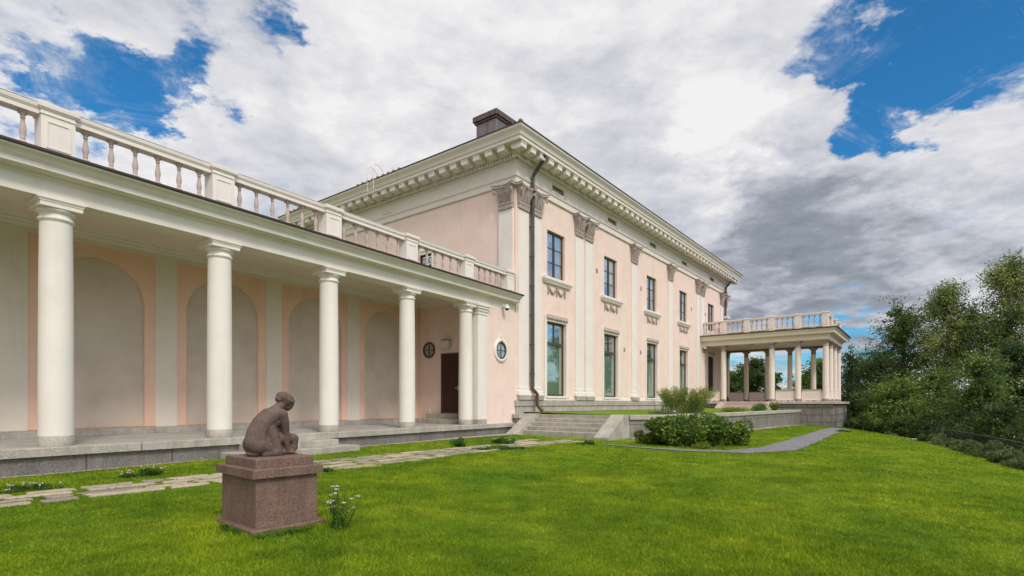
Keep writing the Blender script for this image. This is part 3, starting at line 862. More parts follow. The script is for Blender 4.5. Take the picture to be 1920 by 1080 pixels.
# downpipes
def pipe(x, rust=True):
    mb = MB(); n_ = 6
    path = [(x, -.80, 12.03), (x, -.72, 11.78), (x, -.50, 11.55), (x, -.27, 11.3), (x, -.20, 11.15), (x, -.20, 1.65)]
    mb.tube(path, .085, 12)
    mb.box(x - .12, x + .12, -.92, -.66, 11.98, 12.05)
    p = part('downpipe', mb, 'pipe_metal', villa)
    co = MB()
    for z in np.arange(2.2, 11, 1.35): co.lathe([(.085, z - .03), (.10, z - .02), (.10, z + .02), (.085, z + .03)], 12, (x, -.20)); co.box(x - .02, x + .02, -.13, -.02, z - .015, z + .015)
    part('pipe_collar', co, 'pipe_metal', p)
    part('pipe_shoe', MB().tube([(x, -.20, 1.66), (x, -.20, 1.5), (x + .08, -.30, 1.36), (x + .14, -.36, 1.25), (x + .14, -.36, .78), (x + .20, -.46, .62), (x + .25, -.58, .50)], [.085, .08, .08, .08, .08, .08, .09], 12), 'pipe_rust', p)
    return p


pipe(1.02); pipe(31.05)
dg = MB().lathe([(.22, .44), (.22, .47), (.18, .47), (.18, .45)], 16, (1.35, -.75))
tag(part('drain_grate', dg, 'iron'), 'round black drain grate under the near downpipe', 'drain')
o = bpy.data.objects['drain_grate']; o.location = (C0.x, C0.y, 0.0); o.rotation_euler = (0, 0, VRZ)

# =================================================================== COLONNADE
colo = thing('colonnade', 'long open colonnade with white round columns and a balustrade on its flat roof', 'colonnade', (A0.x, A0.y, 0), CRZ)
T0, T1, BW = -10.0, 16.02, 3.5
TCOL = [-6.48, -3.24, 0, 3.24, 6.48, 9.72, 12.96]
colmb = MB().lathe([(.366, .20), (.368, .6), (.362, 2.0), (.352, 3.3), (.338, 4.42), (.338, 4.44), (.352, 4.445), (.352, 4.46), (.372, 4.47), (.38, 4.49), (.372, 4.515), (.345, 4.525), (.345, 4.56), (.345, 4.59), (.36, 4.595), (.36, 4.605), (.385, 4.615), (.41, 4.64), (.42, 4.665), (.41, 4.68)], 48)
CSH = colmb.thin(.775).mesh('column', 'cream_plaster')
abm = MB().box(-.425, .425, -.425, .425, 4.68, 4.765).box(-.445, .445, -.445, .445, 4.765, 4.78)
abm.sweep([(-.02, 4.78), (.0, 4.79), (.02, 4.81), (.025, 4.815), (.025, 4.848), (-.2, 4.848)], [(-.45, -.45), (.45, -.45), (.45, .45), (-.45, .45)], True)
ABA = abm.thin(.80).mesh('abacus', 'cream_plaster')
CFT = MB().lathe([(.37, 0.002), (.372, .01), (.372, .175), (.36, .185), (.36, .20)], 48).thin(.785).mesh('column_foot', 'stone_slab')
for t in TCOL:
    c = link('column', CSH, colo, (t, 0, 0)); c.rotation_euler = (0, 0, random.uniform(0, .001)); link('abacus', ABA, c); link('column_foot', CFT, c)
# end pier and end wall
part('end_pier', MB().box(13.34, 13.90, -.33, .33, .2, 4.45).box(13.31, 13.93, -.36, .36, 4.45, 4.50).box(13.34, 13.90, -.33, .33, 4.5, 4.58).box(13.29, 13.95, -.38, .38, 4.58, 4.68).box(13.24, 14.0, -.43, .43, 4.68, 4.77).box(13.20, 14.04, -.47, .47, 4.77, 4.848), 'cream_plaster', colo)
part('pier_foot', MB().bbox(13.30, 13.90, -.36, .36, .002, .2, .01), 'stone_slab', colo)
part('end_wall', MB().box(13.90, 16.6, -.30, .25, .0, 4.86), 'pink_plaster', colo)
part('partition_wall', MB().box(14.06, 14.3, .255, BW + .3, .0, 5.35), 'pink_plaster', colo)
# back wall with panels and arched niches
PAN = [(-9.7, -6.9), (-6.32, -3.52), (-2.94, -.14), (.43, 3.23), (3.81, 6.61), (7.19, 9.99), (10.58, 13.36)]
part('back_wall', wall_holes(MB(), T0 - .2, 13.80, .17, 5.35, [(a, b, .2, 5.03) for a, b in PAN], BW, .02), 'back_wall_plaster', colo)
part('corner_strip', MB().box(13.80, 14.06, BW + .005, BW + .03, .17, 5.02).box(13.80, 14.06, BW - .01, BW + .03, 5.02, 5.35), 'salmon_plaster', colo)


def niche(a, b):
    mb = MB(); y = BW + .02; mg = .27; r_ = (b - a) / 2 - mg; cx = (a + b) / 2; zs = 4.72 - r_; zt = 5.03; y2 = y + .07
    mb.add([(a, y, .2), (cx - r_, y, .2), (cx - r_, y, zs), (cx - r_, y, zt), (a, y, zt), (a, y, zs)], [(0, 1, 2, 3, 4, 5)])
    mb.add([(b, y, .2), (cx + r_, y, .2), (cx + r_, y, zs), (cx + r_, y, zt), (b, y, zt), (b, y, zs)], [(0, 1, 2, 3, 4, 5)])
    n_ = 24; arc = [(cx - r_ * math.cos(math.pi * i / n_), zs + r_ * math.sin(math.pi * i / n_)) for i in range(n_ + 1)]
    for (xa, za), (xb_, zb) in zip(arc, arc[1:]):
        mb.add([(xa, y, za), (xb_, y, zb), (xb_, y, zt), (xa, y, zt)], [(0, 1, 2, 3)]); mb.add([(xa, y, za), (xb_, y, zb), (xb_, y2, zb), (xa, y2, za)], [(0, 1, 2, 3)])
    for s_ in (-1, 1): mb.add([(cx + s_ * r_, y, .2), (cx + s_ * r_, y2, .2), (cx + s_ * r_, y2, zs), (cx + s_ * r_, y, zs)], [(0, 1, 2, 3)])
    o = part('wall_panel', mb, 'salmon_plaster', colo)
    part('niche', MB().add([(cx - r_ - .05, y2, .15), (cx + r_ + .05, y2, .15), (cx + r_ + .05, y2, 4.8), (cx - r_ - .05, y2, 4.8)], [(0, 1, 2, 3)]), 'niche_plaster', o)
    part('flashing', MB().box(a, b, BW - .035, BW + .06, .185, .203), 'bright_copper', o)


for a, b in PAN: niche(a, b)
sk = MB()
t = T0
while t < 13.9:
    sk.bbox(t, min(t + 2.2, 14.05) - .008, BW - .06, BW + .1, .003, .183, .006); t += 2.2
part('skirting', sk, 'stone_slab', colo)
# entablature of the colonnade
PR = [(-.30, 4.85), (.30, 4.85), (.30, 5.16), (.315, 5.165), (.315, 5.19), (.34, 5.20), (.36, 5.23), (.36, 5.25), (.56, 5.265), (.585, 5.275), (.585, 5.375), (.60, 5.38), (.60, 5.395), (.615, 5.40), (.615, 5.412), (.63, 5.415), (.645, 5.44), (.68, 5.475), (.735, 5.50), (.755, 5.515), (.755, 5.545), (-.30, 5.545)]
en = MB().sweep([(o_, z) for o_, z in PR], [(T0 - .3, 0), (T1, 0)]); part('entablature', en, 'cream_cornice', colo)
part('roof_edge', MB().sweep([(-.1, 5.548), (.79, 5.548), (.80, 5.555), (.80, 5.60), (.6, 5.62), (-.1, 5.66)], [(T0 - .3, 0), (T1 + .03, 0)]), 'dark_metal', colo)
part('ceiling', MB().box(T0 - .3, 14.06, .305, BW + .5, 5.35, 5.54), 'back_wall_plaster', colo)
part('ceiling_moulding', MB().sweep([(0, 5.14), (.02, 5.14), (.03, 5.17), (.07, 5.20), (.08, 5.24), (.14, 5.28), (.15, 5.32), (.2, 5.35), (0, 5.35)], [(T0 - .3, BW), (14.06, BW), (14.06, .31)]), 'cream_cornice', colo)
part('flat_roof', MB().box(T0 - .3, 16.0, .1, BW + 1.5, 5.6, 5.68), 'lead_sheet', colo)
# balustrade on the roof
bal = part('balustrade_rail', MB().sweep([(-.12, 6.43), (.13, 6.43), (.13, 6.52), (.145, 6.525), (.145, 6.545), (.16, 6.55), (.17, 6.60), (.17, 6.635), (-.16, 6.635), (-.16, 6.55), (-.12, 6.52)], [(T0 - .3, -.13), (15.95, -.13)]).box(T0 - .3, 15.95, -.27, .01, 5.6, 5.74), 'cream_plaster', colo)
part('rail_flashing', MB().box(T0 - .3, 15.95, -.312, .04, 6.636, 6.646), 'camera_white', bal)
pm = MB().box(-.27, .27, -.32, .06, 5.62, 6.43)
pm.sweep([(.0, 6.43), (.02, 6.435), (.02, 6.46), (.0, 6.47), (0, 6.53), (.03, 6.535), (.03, 6.555), (.05, 6.56), (.055, 6.62), (.055, 6.655), (-.1, 6.665)], [(-.27, -.32), (.27, -.32), (.27, .06), (-.27, .06)], True)
pm.box(-.29, .29, -.34, .08, 6.60, 6.668)
for a, b, c, d in ((-.19, .19, 5.80, 5.825), (-.19, .19, 6.30, 6.325), (-.19, -.165, 5.825, 6.30), (.165, .19, 5.825, 6.30)): pm.box(a, b, -.335, -.32, c, d)
PIER = pm.mesh('balustrade_pier', 'cream_plaster')
bm_ = MB().box(-.075, .075, -.075, .075, 5.74, 5.78).lathe([(.055, 5.78), (.078, 5.80), (.082, 5.825), (.078, 5.85), (.045, 5.87), (.038, 5.885), (.05, 5.90), (.05, 5.915), (.044, 5.925), (.057, 5.98), (.066, 6.03), (.065, 6.08), (.053, 6.15), (.040, 6.22), (.034, 6.29), (.05, 6.295), (.05, 6.305), (.04, 6.31), (.04, 6.335), (.055, 6.345), (.055, 6.36), (.05, 6.365), (.075, 6.385), (.08, 6.39)], 14).box(-.083, .083, -.083, .083, 6.39, 6.432)
BAL = bm_.thin(.86).mesh('baluster', 'baluster_stone')
TP = [-9.7, -6.5, -3.25, -.05, 3.18, 6.43, 9.66, 12.82, 15.70]
for i, t in enumerate(TP):
    link('balustrade_pier', PIER, bal, (t, 0, 0))
    if i < len(TP) - 1:
        n_ = 6; a = t + .27; b = TP[i + 1] - .27
        for k in range(n_): link('baluster', BAL, bal, (a + (b - a) * (k + .5) / n_, -.13, 0), random.uniform(0, 6))
# platform
st = MB(); t = T0 - .3
sp_ = [2.35, 3.1, 2.9, 3.3, 2.2, 2.9, 2.5, 3.1, 2.4, 2.6]
i = 0
while t < 16.0:
    e_ = min(t + sp_[i % 10], 16.08); st.bbox(t, e_ - .012, -.48 + .012 * (i % 2), .42, -.17, 0, .015); t = e_; i += 1
part('platform_edge', st, 'stone_slab', colo)
part('platform_wall', MB().box(T0 - .3, 16.05, -.38, .3, -.9, -.171), 'rough_granite', colo)
fl_ = MB(); t = T0 - .3
while t < 14.0:
    e_ = min(t + 1.55, 14.06)
    for y in (.425, 1.45, 2.47): fl_.box(t, e_ - .006, y, min(y + 1.02, BW + .02), -.1, -.002)
    t = e_
part('floor', fl_, 'stone_floor', colo)
# objects fixed to the colonnade
def cw(t, o, z): p = dp(t, o); return (p.x, p.y, z)


dw = MB().box(0, .06, -1.12, 0, 0, 2.62)     # leaf, local x into wall, y along wall
pd_t = 14.05
dr = thing('entrance_door', 'dark brown boarded entrance door at the end of the colonnade', 'door', cw(pd_t, -2.24, .41), CRZ)
leaf = MB().box(-.02, .03, -1.08, -.05, .03, 2.55)
for k in range(8): leaf.box(-.035, -.02, -1.07 + k * .128, -1.07 + k * .128 + .112, .18, 2.52)
leaf.box(-.04, -.02, -1.07, -.06, .03, .17)
part('door_leaf', leaf, 'door_wood', dr)
part('door_frame', MB().box(-.03, .02, -1.15, -1.08, 0, 2.62).box(-.03, .02, -.05, .02, 0, 2.62).box(-.03, .02, -1.08, -.05, 2.55, 2.62), 'frame_brown', dr)
part('handle', MB().tube([(-.05, -.98, 1.1), (-.10, -.98, 1.1), (-.10, -.86, 1.1)], .014, 8).bbox(-.055, -.035, -1.01, -.95, 1.0, 1.2, .005), 'white_metal', dr)
part('threshold', MB().bbox(-.08, .02, -1.18, .05, -.05, .0, .008), 'iron', dr)
ds = thing('door_steps', 'two grey granite steps below the dark brown entrance door', 'steps', cw(pd_t, 0, 0), CRZ)
part('lower_step', MB().bbox(-.95, -.005, .55, 3.38, 0.003, .19, .015), 'stone_slab', ds)
part('upper_step', MB().bbox(-.50, -.008, .95, 2.75, .193, .405, .015), 'stone_slab', ds)
lamp = thing('wall_lamp', 'small square cream wall lamp above the brown entrance door', 'lamp', cw(pd_t, -1.9, 3.22), CRZ)
part('lamp_shade', MB().bbox(-.24, -.03, -.2, .2, 0, .36, .02), 'lamp_glass', lamp)
part('lamp_cap', MB().bbox(-.25, -.0, -.21, .21, .36, .385, .008).box(-.03, 0, -.1, .1, .05, .3), 'frame_brown', lamp)
sk_ = thing('wall_socket', 'small white outdoor socket low on the salmon wall beside the door steps', 'socket', cw(pd_t, -2.98, .42), CRZ)
part('socket_box', MB().bbox(-.06, -.0, -.09, .09, 0, .16, .015), 'camera_white', sk_)
part('socket_lid', MB().box(-.075, -.061, -.07, .07, .03, .13), 'lamp_glass', sk_)


def oculus(root, r_, ring):
    """round window facing -y in local space"""
    fr_ = MB(); n_ = 28
    fr_.tube([(r_ * math.cos(a), -.02, r_ * math.sin(a)) for a in np.linspace(0, 2 * math.pi, n_ + 1)], .045, 8)
    fr_.box(-r_, r_, -.03, .0, -.018, .018).box(-.018, .018, -.032, .002, -r_, r_)
    f_ = part('window_frame', fr_, 'frame_brown', root)
    n_ = 28
    part('pane', MB().add([(r_ * math.cos(2 * math.pi * i / n_), -.012, r_ * math.sin(2 * math.pi * i / n_)) for i in range(n_)], [tuple(range(n_))]), 'window_glass', f_)
    part('curtain', MB().add([(r_ * 1.02 * math.cos(2 * math.pi * i / n_), -.004, r_ * 1.02 * math.sin(2 * math.pi * i / n_)) for i in range(n_)], [tuple(range(n_))]), 'room_dark' if not ring else 'lamp_glass', f_)
    if ring:
        w = MB(); prof = [(r_ + .03, 0), (r_ + .03, -.05), (r_ + .06, -.075), (r_ + .10, -.06), (r_ + .15, -.06), (r_ + .17, -.03), (r_ + .17, 0)]
        vs = [(q * math.cos(2 * math.pi * i / n_), y, q * math.sin(2 * math.pi * i / n_)) for i in range(n_) for q, y in prof]; k = len(prof)
        w.add(vs, [(i * k + j, ((i + 1) % n_) * k + j, ((i + 1) % n_) * k + j + 1, i * k + j + 1) for i in range(n_) for j in range(k - 1)], True)
        w.box(-.06, .06, -.10, 0, r_ + .06, r_ + .26)
        part('surround', w, 'cream_plaster', root)


o1 = thing('round_window', 'round window with white ring and keystone on the pink wall beside the downpipe', 'window', cw(14.95, .302, 3.1), CRZ); oculus(o1, .34, True)
o2 = thing('round_window', 'round dark window without ring in the shade left of the entrance door', 'window', cw(14.058, -2.98, 3.22), CRZ - math.pi / 2); oculus(o2, .32, False)


def dome_camera(name, label, loc, rz, k=1.0):
    r_ = thing(name, label, 'camera', loc, rz)
    part('bracket', MB().bbox(-.05 * k, .05 * k, -.30 * k, 0, .0, .08 * k, .01).box(-.07 * k, .07 * k, -.03 * k, 0, -.06 * k, .12 * k), 'camera_white', r_)
    part('housing', MB().lathe([(.03 * k, .02 * k), (.10 * k, .0), (.115 * k, -.05 * k), (.115 * k, -.10 * k)], 16, (0, -.26 * k)), 'camera_white', r_)
    part('dome', MB().lathe([(.085 * k, -.10 * k), (.08 * k, -.14 * k), (.05 * k, -.175 * k), (.01 * k, -.19 * k)], 16, (0, -.26 * k)), 'black_plastic', r_)


dome_camera('security_camera', 'white dome camera under the colonnade cornice on the pink end wall', cw(15.05, .30, 4.98), CRZ)

# steps in front of the colonnade
cs = thing('colonnade_steps', 'two low stone steps down from the colonnade floor behind the statue', 'steps', cw(0, 0, 0), CRZ)
part('upper_step', MB().bbox(3.5, 4.75, -.92, -.385, -.34, -.172, .012).bbox(4.757, 6.12, -.925, -.385, -.34, -.172, .012), 'stone_slab', cs)
part('lower_step', MB().bbox(3.05, 4.3, -1.36, -.39, -.60, -.345, .012).bbox(4.308, 6.5, -1.37, -.39, -.60, -.345, .012), 'stone_slab', cs)

# garden steps up to the terrace
def vw(f, p, z): q = fp(f, p); return (q.x, q.y, z)


gs = thing('garden_steps', 'five wide granite steps up to the terrace between sloping stone cheeks', 'steps', vw(0, 0, 0), VRZ)
zb, zt_, n_ = -.46, .37, 5
for k in range(n_):
    f0 = -.80 + .30 * k; z1 = zb + (zt_ - zb) * (k + 1) / n_
    mb = MB(); cuts = [1.0, 2.6 if k % 2 else 3.2, 4.6]
    for a, b in zip(cuts, cuts[1:]): mb.bbox(f0, f0 + .36 if k < 4 else f0 + .5, -b + .004, -a - .004, z1 - (.23 if k else .4), z1, .012)
    part('tread', mb, 'stone_slab', gs)
for a, b in ((.42, 1.0), (4.6, 5.2)):
    pr = [(-1.25, -.8), (-1.25, -.44), (-1.12, -.36), (.18, .395), (.62, .395), (.62, -.8)]
    mb = MB(); vs = [(x, -y, z) for y in (a, b) for x, z in pr]; k = len(pr)
    mb.add(vs, [tuple(range(k)), tuple(range(2 * k - 1, k - 1, -1))] + [(j, (j + 1) % k, k + (j + 1) % k, k + j) for j in range(k)])
    part('cheek', mb, 'stone_slab', gs)

rw = thing('retaining_wall', 'long grey stone retaining wall with a coping round the terrace lawn', 'wall', vw(0, 0, 0), VRZ)
pth = [(.55, -5.2)] + [(f, -p) for f, p in TW[1:]]
# smooth the corner
ps = []
for i in range(len(pth) - 1):
    for k in range(4): ps.append(Vector(pth[i]).lerp(Vector(pth[i + 1]), k / 4))
ps.append(Vector(pth[-1]))
for _ in range(3): ps = [ps[0]] + [(ps[i - 1] + ps[i] * 2 + ps[i + 1]) / 4 for i in range(1, len(ps) - 1)] + [ps[-1]]
ps = [(p.x, p.y) for p in ps]
part('wall_face', MB().sweep([(0, .20), (0, -1.6), (-.4, -1.6), (-.4, .20)], ps).box(-.30, .5, -.42, -.1, -.7, .2), 'retaining_stone', rw)
cp_ = MB(); cp_.sweep([(-.40, .20), (.07, .20), (.075, .21), (.075, .365), (.06, .38), (-.40, .38)], ps)
cp_.bbox(-.36, .5, -.46, -.05, .20, .378, .012)
part('coping', cp_, 'stone_slab', rw)

# =================================================================== PORTICO
port = thing('portico', 'open columned portico at the far end of the villa with a balustrade on top', 'portico', (C0.x, C0.y, 0), VRZ)
PX0, PX1, PY = 25.3, 32.15, 8.79
SY = [1.68, 3.45, 5.23, 7.01, 8.79]
part('stone_base', MB().bbox(24.78, 32.7, -9.35, -.1, -3.0, .80, .05), 'block_granite', port)
part('deck', MB().bbox(24.62, 32.85, -9.52, -.1, .802, .97, .03), 'baluster_stone', port)
cm = MB().lathe([(.262, .97), (.262, 1.10), (.275, 1.11), (.275, 1.14), (.245, 1.16), (.235, 1.18)], 20); PFT = cm.thin(.88).mesh('column_foot', 'mauve_stone')
PSH = MB().lathe([(.232, 1.18), (.232, 2.6), (.222, 3.8), (.208, 4.95)], 24).thin(.88).mesh('column', 'portico_paint')
PCP = MB().lathe([(.208, 4.95), (.225, 4.96), (.225, 4.99), (.208, 5.0), (.208, 5.24), (.225, 5.25), (.25, 5.30), (.27, 5.33)], 20).box(-.29, .29, -.29, .29, 5.33, 5.37).box(-.32, .32, -.32, .32, 5.372, 5.447).thin(.88).mesh('capital', 'mauve_stone')


def pcol(x, y):
    c = link('column', PSH, port, (x, y, 0)); link('column_foot', PFT, c); link('capital', PCP, c)


cols = [(PX0, -SY[0]), (PX0, -SY[2]), (PX0, -SY[3]), (PX0, -SY[4])] + [(PX1, -s_) for s_ in SY] + [(PX0 + 2.28, -PY), (PX0 + 4.57, -PY)]
for x, y in cols: pcol(x, y)
for x in (PX0, PX1):
    p = part('wall_pilaster', MB().box(x - .2, x + .2, -.18, 0, 1.0, 4.95), 'portico_paint', port)
    part('capital', MB().box(x - .22, x + .22, -.2, 0, 4.953, 5.33).box(x - .27, x + .27, -.25, 0, 5.333, 5.447), 'mauve_stone', p)
pp = [(PX0, 0), (PX0, -PY), (PX1, -PY), (PX1, 0)]
# outward is to the right of travel: walk from wall out along near side
prof = [(-.25, 5.45), (.25, 5.45), (.25, 5.66), (.27, 5.665), (.27, 5.70), (.29, 5.71), (.29, 5.80), (.36, 5.81), (.38, 5.84), (.60, 5.85), (.62, 5.86), (.62, 5.98), (.64, 5.99), (.66, 6.04), (.72, 6.10), (.76, 6.13), (.76, 6.17), (-.25, 6.17)]
path = [(PX0, 0), (PX0, -PY), (PX1, -PY), (PX1, 0)]
pe = MB()
pe.sweep([(-o_, z) for o_, z in prof] if False else prof, path[::-1] if False else path)
# make sure the profile points outwards (x smaller than PX0 on the near side)
if min(v_[0] for v_ in pe.v) > PX0 - .5: pe = MB().sweep([(-o_, z) for o_, z in prof], path)
pe.box(PX0 + .2, PX1 - .2, -PY + .2, 0, 5.62, 5.9)
part('entablature', pe, 'portico_paint', port)
dd = MB()
for i in range(72): y = -.05 - i * .125; dd.box(PX0 - .33, PX0 - .28, y - .07, y, 5.72, 5.79)
part('dentil_course', dd, 'portico_paint', port); dd = MB()
for i in range(58): x = PX0 - .3 + i * .13; dd.box(x, x + .07, -PY - .33, -PY - .28, 5.72, 5.79)
part('dentil_course', dd, 'portico_paint', port)
sgn = 1
part('roof_edge', MB().sweep([(-.2, 6.172), (.80, 6.172), (.82, 6.18), (.84, 6.25), (.80, 6.27), (-.2, 6.34)], path).box(PX0, PX1, -PY, 0, 6.2, 6.33), 'copper_sheet', port)
bp = MB(); sc = .16
for (x0_, x1_, y0_, y1_) in ((PX0 - .11, PX0 + .11, -PY, -.1), (PX1 - .11, PX1 + .11, -PY, -.1), (PX0, PX1, -PY - .11, -PY + .11)):
    bp.box(x0_, x1_, y0_, y1_, 7.24, 7.33).box(x0_ - .03, x1_ + .03, y0_ - .03, y1_ + .03, 7.332, 7.40)
    bp.box(x0_ + .02, x1_ - .02, y0_ + .02, y1_ - .02, 6.42, 6.52)
pr_ = part('balustrade_rail', bp, 'portico_paint', port)
PB = MB().box(-.055, .055, -.055, .055, 6.52, 6.56).lathe([(.045, 6.56), (.065, 6.59), (.06, 6.63), (.035, 6.66), (.05, 6.74), (.062, 6.80), (.055, 6.86), (.038, 6.94), (.03, 7.05), (.035, 7.12), (.055, 7.16), (.06, 7.18)], 10).box(-.06, .06, -.06, .06, 7.18, 7.24).mesh('baluster', 'baluster_stone')
PP = MB().bbox(-.19, .19, -.19, .19, 6.33, 7.33, .01).bbox(-.225, .225, -.225, .225, 7.34, 7.43, .015)
for a, b, c, d in ((-.13, .13, 6.5, 6.515), (-.13, .13, 7.17, 7.185), (-.13, -.115, 6.515, 7.17), (.115, .13, 6.515, 7.17)): PP.box(-.20, -.19, a, b, c, d)
PP = PP.mesh('balustrade_pier', 'portico_paint')
for x in (PX0, PX1):
    prev = .15
    for k, s_ in enumerate(SY):
        link('balustrade_pier', PP, pr_, (x, -s_, 0))
        a, b = prev + (.0 if k == 0 else .19), s_ - .19
        for j in range(4): link('baluster', PB, pr_, (x, -(a + (b - a) * (j + .5) / 4), 0))
        prev = s_
for k in range(4):
    xa = PX0 + k * 2.283
    if 0 < k < 4 and k < 3: link('balustrade_pier', PP, pr_, (xa, -PY, 0), math.pi / 2)
    if k < 3:
        for j in range(5): link('baluster', PB, pr_, (xa + .19 + (2.283 - .38) * (j + .5) / 5, -PY, 0))
# parapet panels with a ring
def parapet(x, ya, yb, face=-1):
    mb = MB(); a, b = -yb + .26, -ya - .26
    mb.box(x - .05, x + .05, a, b, 1.06, 1.80).box(x - .075, x + .075, a, b, 1.06, 1.12).box(x - .065, x + .065, a, a + .05, 1.12, 1.78).box(x - .065, x + .065, b - .05, b, 1.12, 1.78)
    for s_ in (a + .2, (a + b) / 2, b - .3): mb.box(x - .05, x + .05, s_, s_ + .12, .97, 1.06)
    cy = (a + b) / 2
    mb.tube([(x + face * .055, cy + .17 * math.cos(q), 1.45 + .17 * math.sin(q)) for q in np.linspace(0, 2 * math.pi, 25)], .016, 6)
    for k in range(10):
        if abs(a + .14 + k * (b - a - .28) / 9 - cy) > .22: mb.box(x + face * .05, x + face * .058, a + .14 + k * (b - a - .28) / 9 - .004, a + .14 + k * (b - a - .28) / 9 + .004, 1.16, 1.74)
    o_ = part('parapet_panel', mb, 'portico_paint', port)
    part('cap_rail', MB().bbox(x - .09, x + .09, a, b, 1.80, 1.87, .01), 'mauve_stone', o_)


for ya, yb in ((.0, SY[0]), (SY[2], SY[3]), (SY[3], SY[4])): parapet(PX0, ya, yb, -1)
for ya, yb in zip([0] + SY, SY): parapet(PX1, ya, yb, -1)
for k in range(3):
    xa = PX0 + k * 2.283; mb = MB().box(xa + .26, xa + 2.02, -PY - .05, -PY + .05, 1.06, 1.80).bbox(xa + .26, xa + 2.02, -PY - .09, -PY + .09, 1.80, 1.87, .01).box(xa + .26, xa + 2.02, -PY - .075, -PY + .075, 1.06, 1.12)
    part('parapet_panel', mb, 'portico_paint', port)
ps_ = thing('portico_steps', 'low pinkish stone steps between cheek blocks leading up into the portico', 'steps', vw(0, 0, 0), VRZ)
for k in range(3):
    part('tread', MB().bbox(23.55 + k * .34, 24.62, -4.95, -1.95, .30, .52 + k * .13, .012), 'baluster_stone', ps_)
for y in (1.6, 4.98):
    pr = [(23.2, .2), (23.2, .50), (24.3, .93), (24.615, .93), (24.615, .2)]; mb = MB(); vs = [(x, -yy, z) for yy in (y, y + .42) for x, z in pr]; k = 5
    mb.add(vs, [tuple(range(k)), tuple(range(2 * k - 1, k - 1, -1))] + [(j, (j + 1) % k, k + (j + 1) % k, k + j) for j in range(k)]); part('cheek', mb, 'baluster_stone', ps_)
for i, y in enumerate((-3.4, -6.3)):
    lt = thing('ceiling_lamp', ['small dark dome lamp under the portico ceiling, nearer the villa', 'small dark dome lamp under the portico ceiling, nearer the outer corner'][i], 'lamp', vw(PX0 + 1.6, -y, 5.55), VRZ, 'dome lamps under the portico ceiling')
    part('lamp_bowl', MB().lathe([(.02, -.12), (.12, -.09), (.17, -.03), (.18, .02)], 14), 'lamp_glass', lt); part('lamp_base', MB().lathe([(.19, .0), (.19, .066)], 14), 'dark_metal', lt)
dome_camera('security_camera', 'white dome camera on the villa wall under the near end of the portico cornice', vw(25.0, .02, 5.35), VRZ, 1.1)
fl2 = thing('flood_light', 'small floodlight on a bent arm above the portico balustrade by the villa wall', 'lamp', vw(28.9, .0, 7.4), VRZ)
part('arm', MB().tube([(0, 0, .2), (0, -.5, .3), (0, -.9, .75)], .025, 6), 'camera_white', fl2); part('lamp_head', MB().bbox(-.32, .32, -1.1, -.75, .72, .9, .03), 'camera_white', fl2)

# =================================================================== STATUE
XR = Vector((.657, .754)).normalized(); PRZ = math.atan2(XR.y, XR.x); PA = Vector((-2.72, 5.72))
pc = PA + XR * .351 + Vector((-XR.y, XR.x)) * .45
GZ = g(pc.x, pc.y)
ped = thing('pedestal', 'square reddish granite pedestal standing on the lawn under the kneeling figure', 'pedestal', (pc.x, pc.y, 0), PRZ)
part('footing', MB().bbox(-.42, .42, -.525, .525, -.75, -.492, .012), 'red_granite', ped)
part('block', MB().bbox(-.351, .351, -.45, .45, -.490, .045, .008), 'red_granite', ped)
part('cap_slab', MB().bbox(-.40, .40, -.50, .50, .047, .145, .008), 'red_granite', ped)
sta = thing('statue', 'brown stone statue of a crouching woman looking down, on a square slab', 'statue', (pc.x, pc.y, .147), PRZ)
part('slab', MB().bbox(-.33, .33, -.405, .405, 0, .098, .008), 'red_granite', sta)
fg = MB(); Z = .097
def E_(c, r, seg=16, ring=12, rot=None):
    m_ = MB().ball((0, 0, 0), r, seg, ring)
    if rot: 
        e_ = Euler([R(a) for a in rot]).to_matrix(); m_.v = [tuple(e_ @ Vector(v_)) for v_ in m_.v]
    fg.add([(v_[0] + c[0], v_[1] + c[1], v_[2] + c[2] + Z) for v_ in m_.v], m_.f)
def T_(pts, rads): 
    fg.tube([(x, y, z + Z) for x, y, z in pts], rads, 14)
    for p, r_ in zip(pts, rads): fg.ball((p[0], p[1], p[2] + Z), r_, 14, 10)
# +x is the way she leans, -y is towards the viewer
E_((-.155, 0, .150), (.125, .150, .130))                      # hips
E_((-.165, -.075, .135), (.105, .085, .115)); E_((-.165, .075, .135), (.105, .085, .115))
E_((-.125, 0, .26), (.105, .120, .12), rot=(0, 25, 0))         # waist
E_((-.065, 0, .36), (.105, .130, .13), rot=(0, 38, 0))
E_((.005, 0, .435), (.095, .140, .12), rot=(0, 48, 0))         # rib cage
E_((.055, 0, .485), (.075, .150, .075), rot=(0, 30, 0))        # shoulder girdle
E_((.085, -.125, .475), (.062, .050, .065)); E_((.085, .125, .475), (.062, .050, .065))
E_((.075, 0, .40), (.07, .10, .08))                           # chest
T_([(-.165, 0, .17), (-.140, 0, .27), (-.085, 0, .37), (-.015, 0, .45), (.055, 0, .50)], [.118, .112, .110, .100, .072])
for q_ in (-1, 1): T_([(-.155, q_ * .05, .17), (-.135, q_ * .045, .27), (-.08, q_ * .055, .37), (-.01, q_ * .075, .44), (.065, q_ * .105, .485)], [.108, .096, .094, .084, .062])
T_([(.075, 0, .52), (.115, 0, .575), (.150, 0, .615)], [.058, .046, .044])
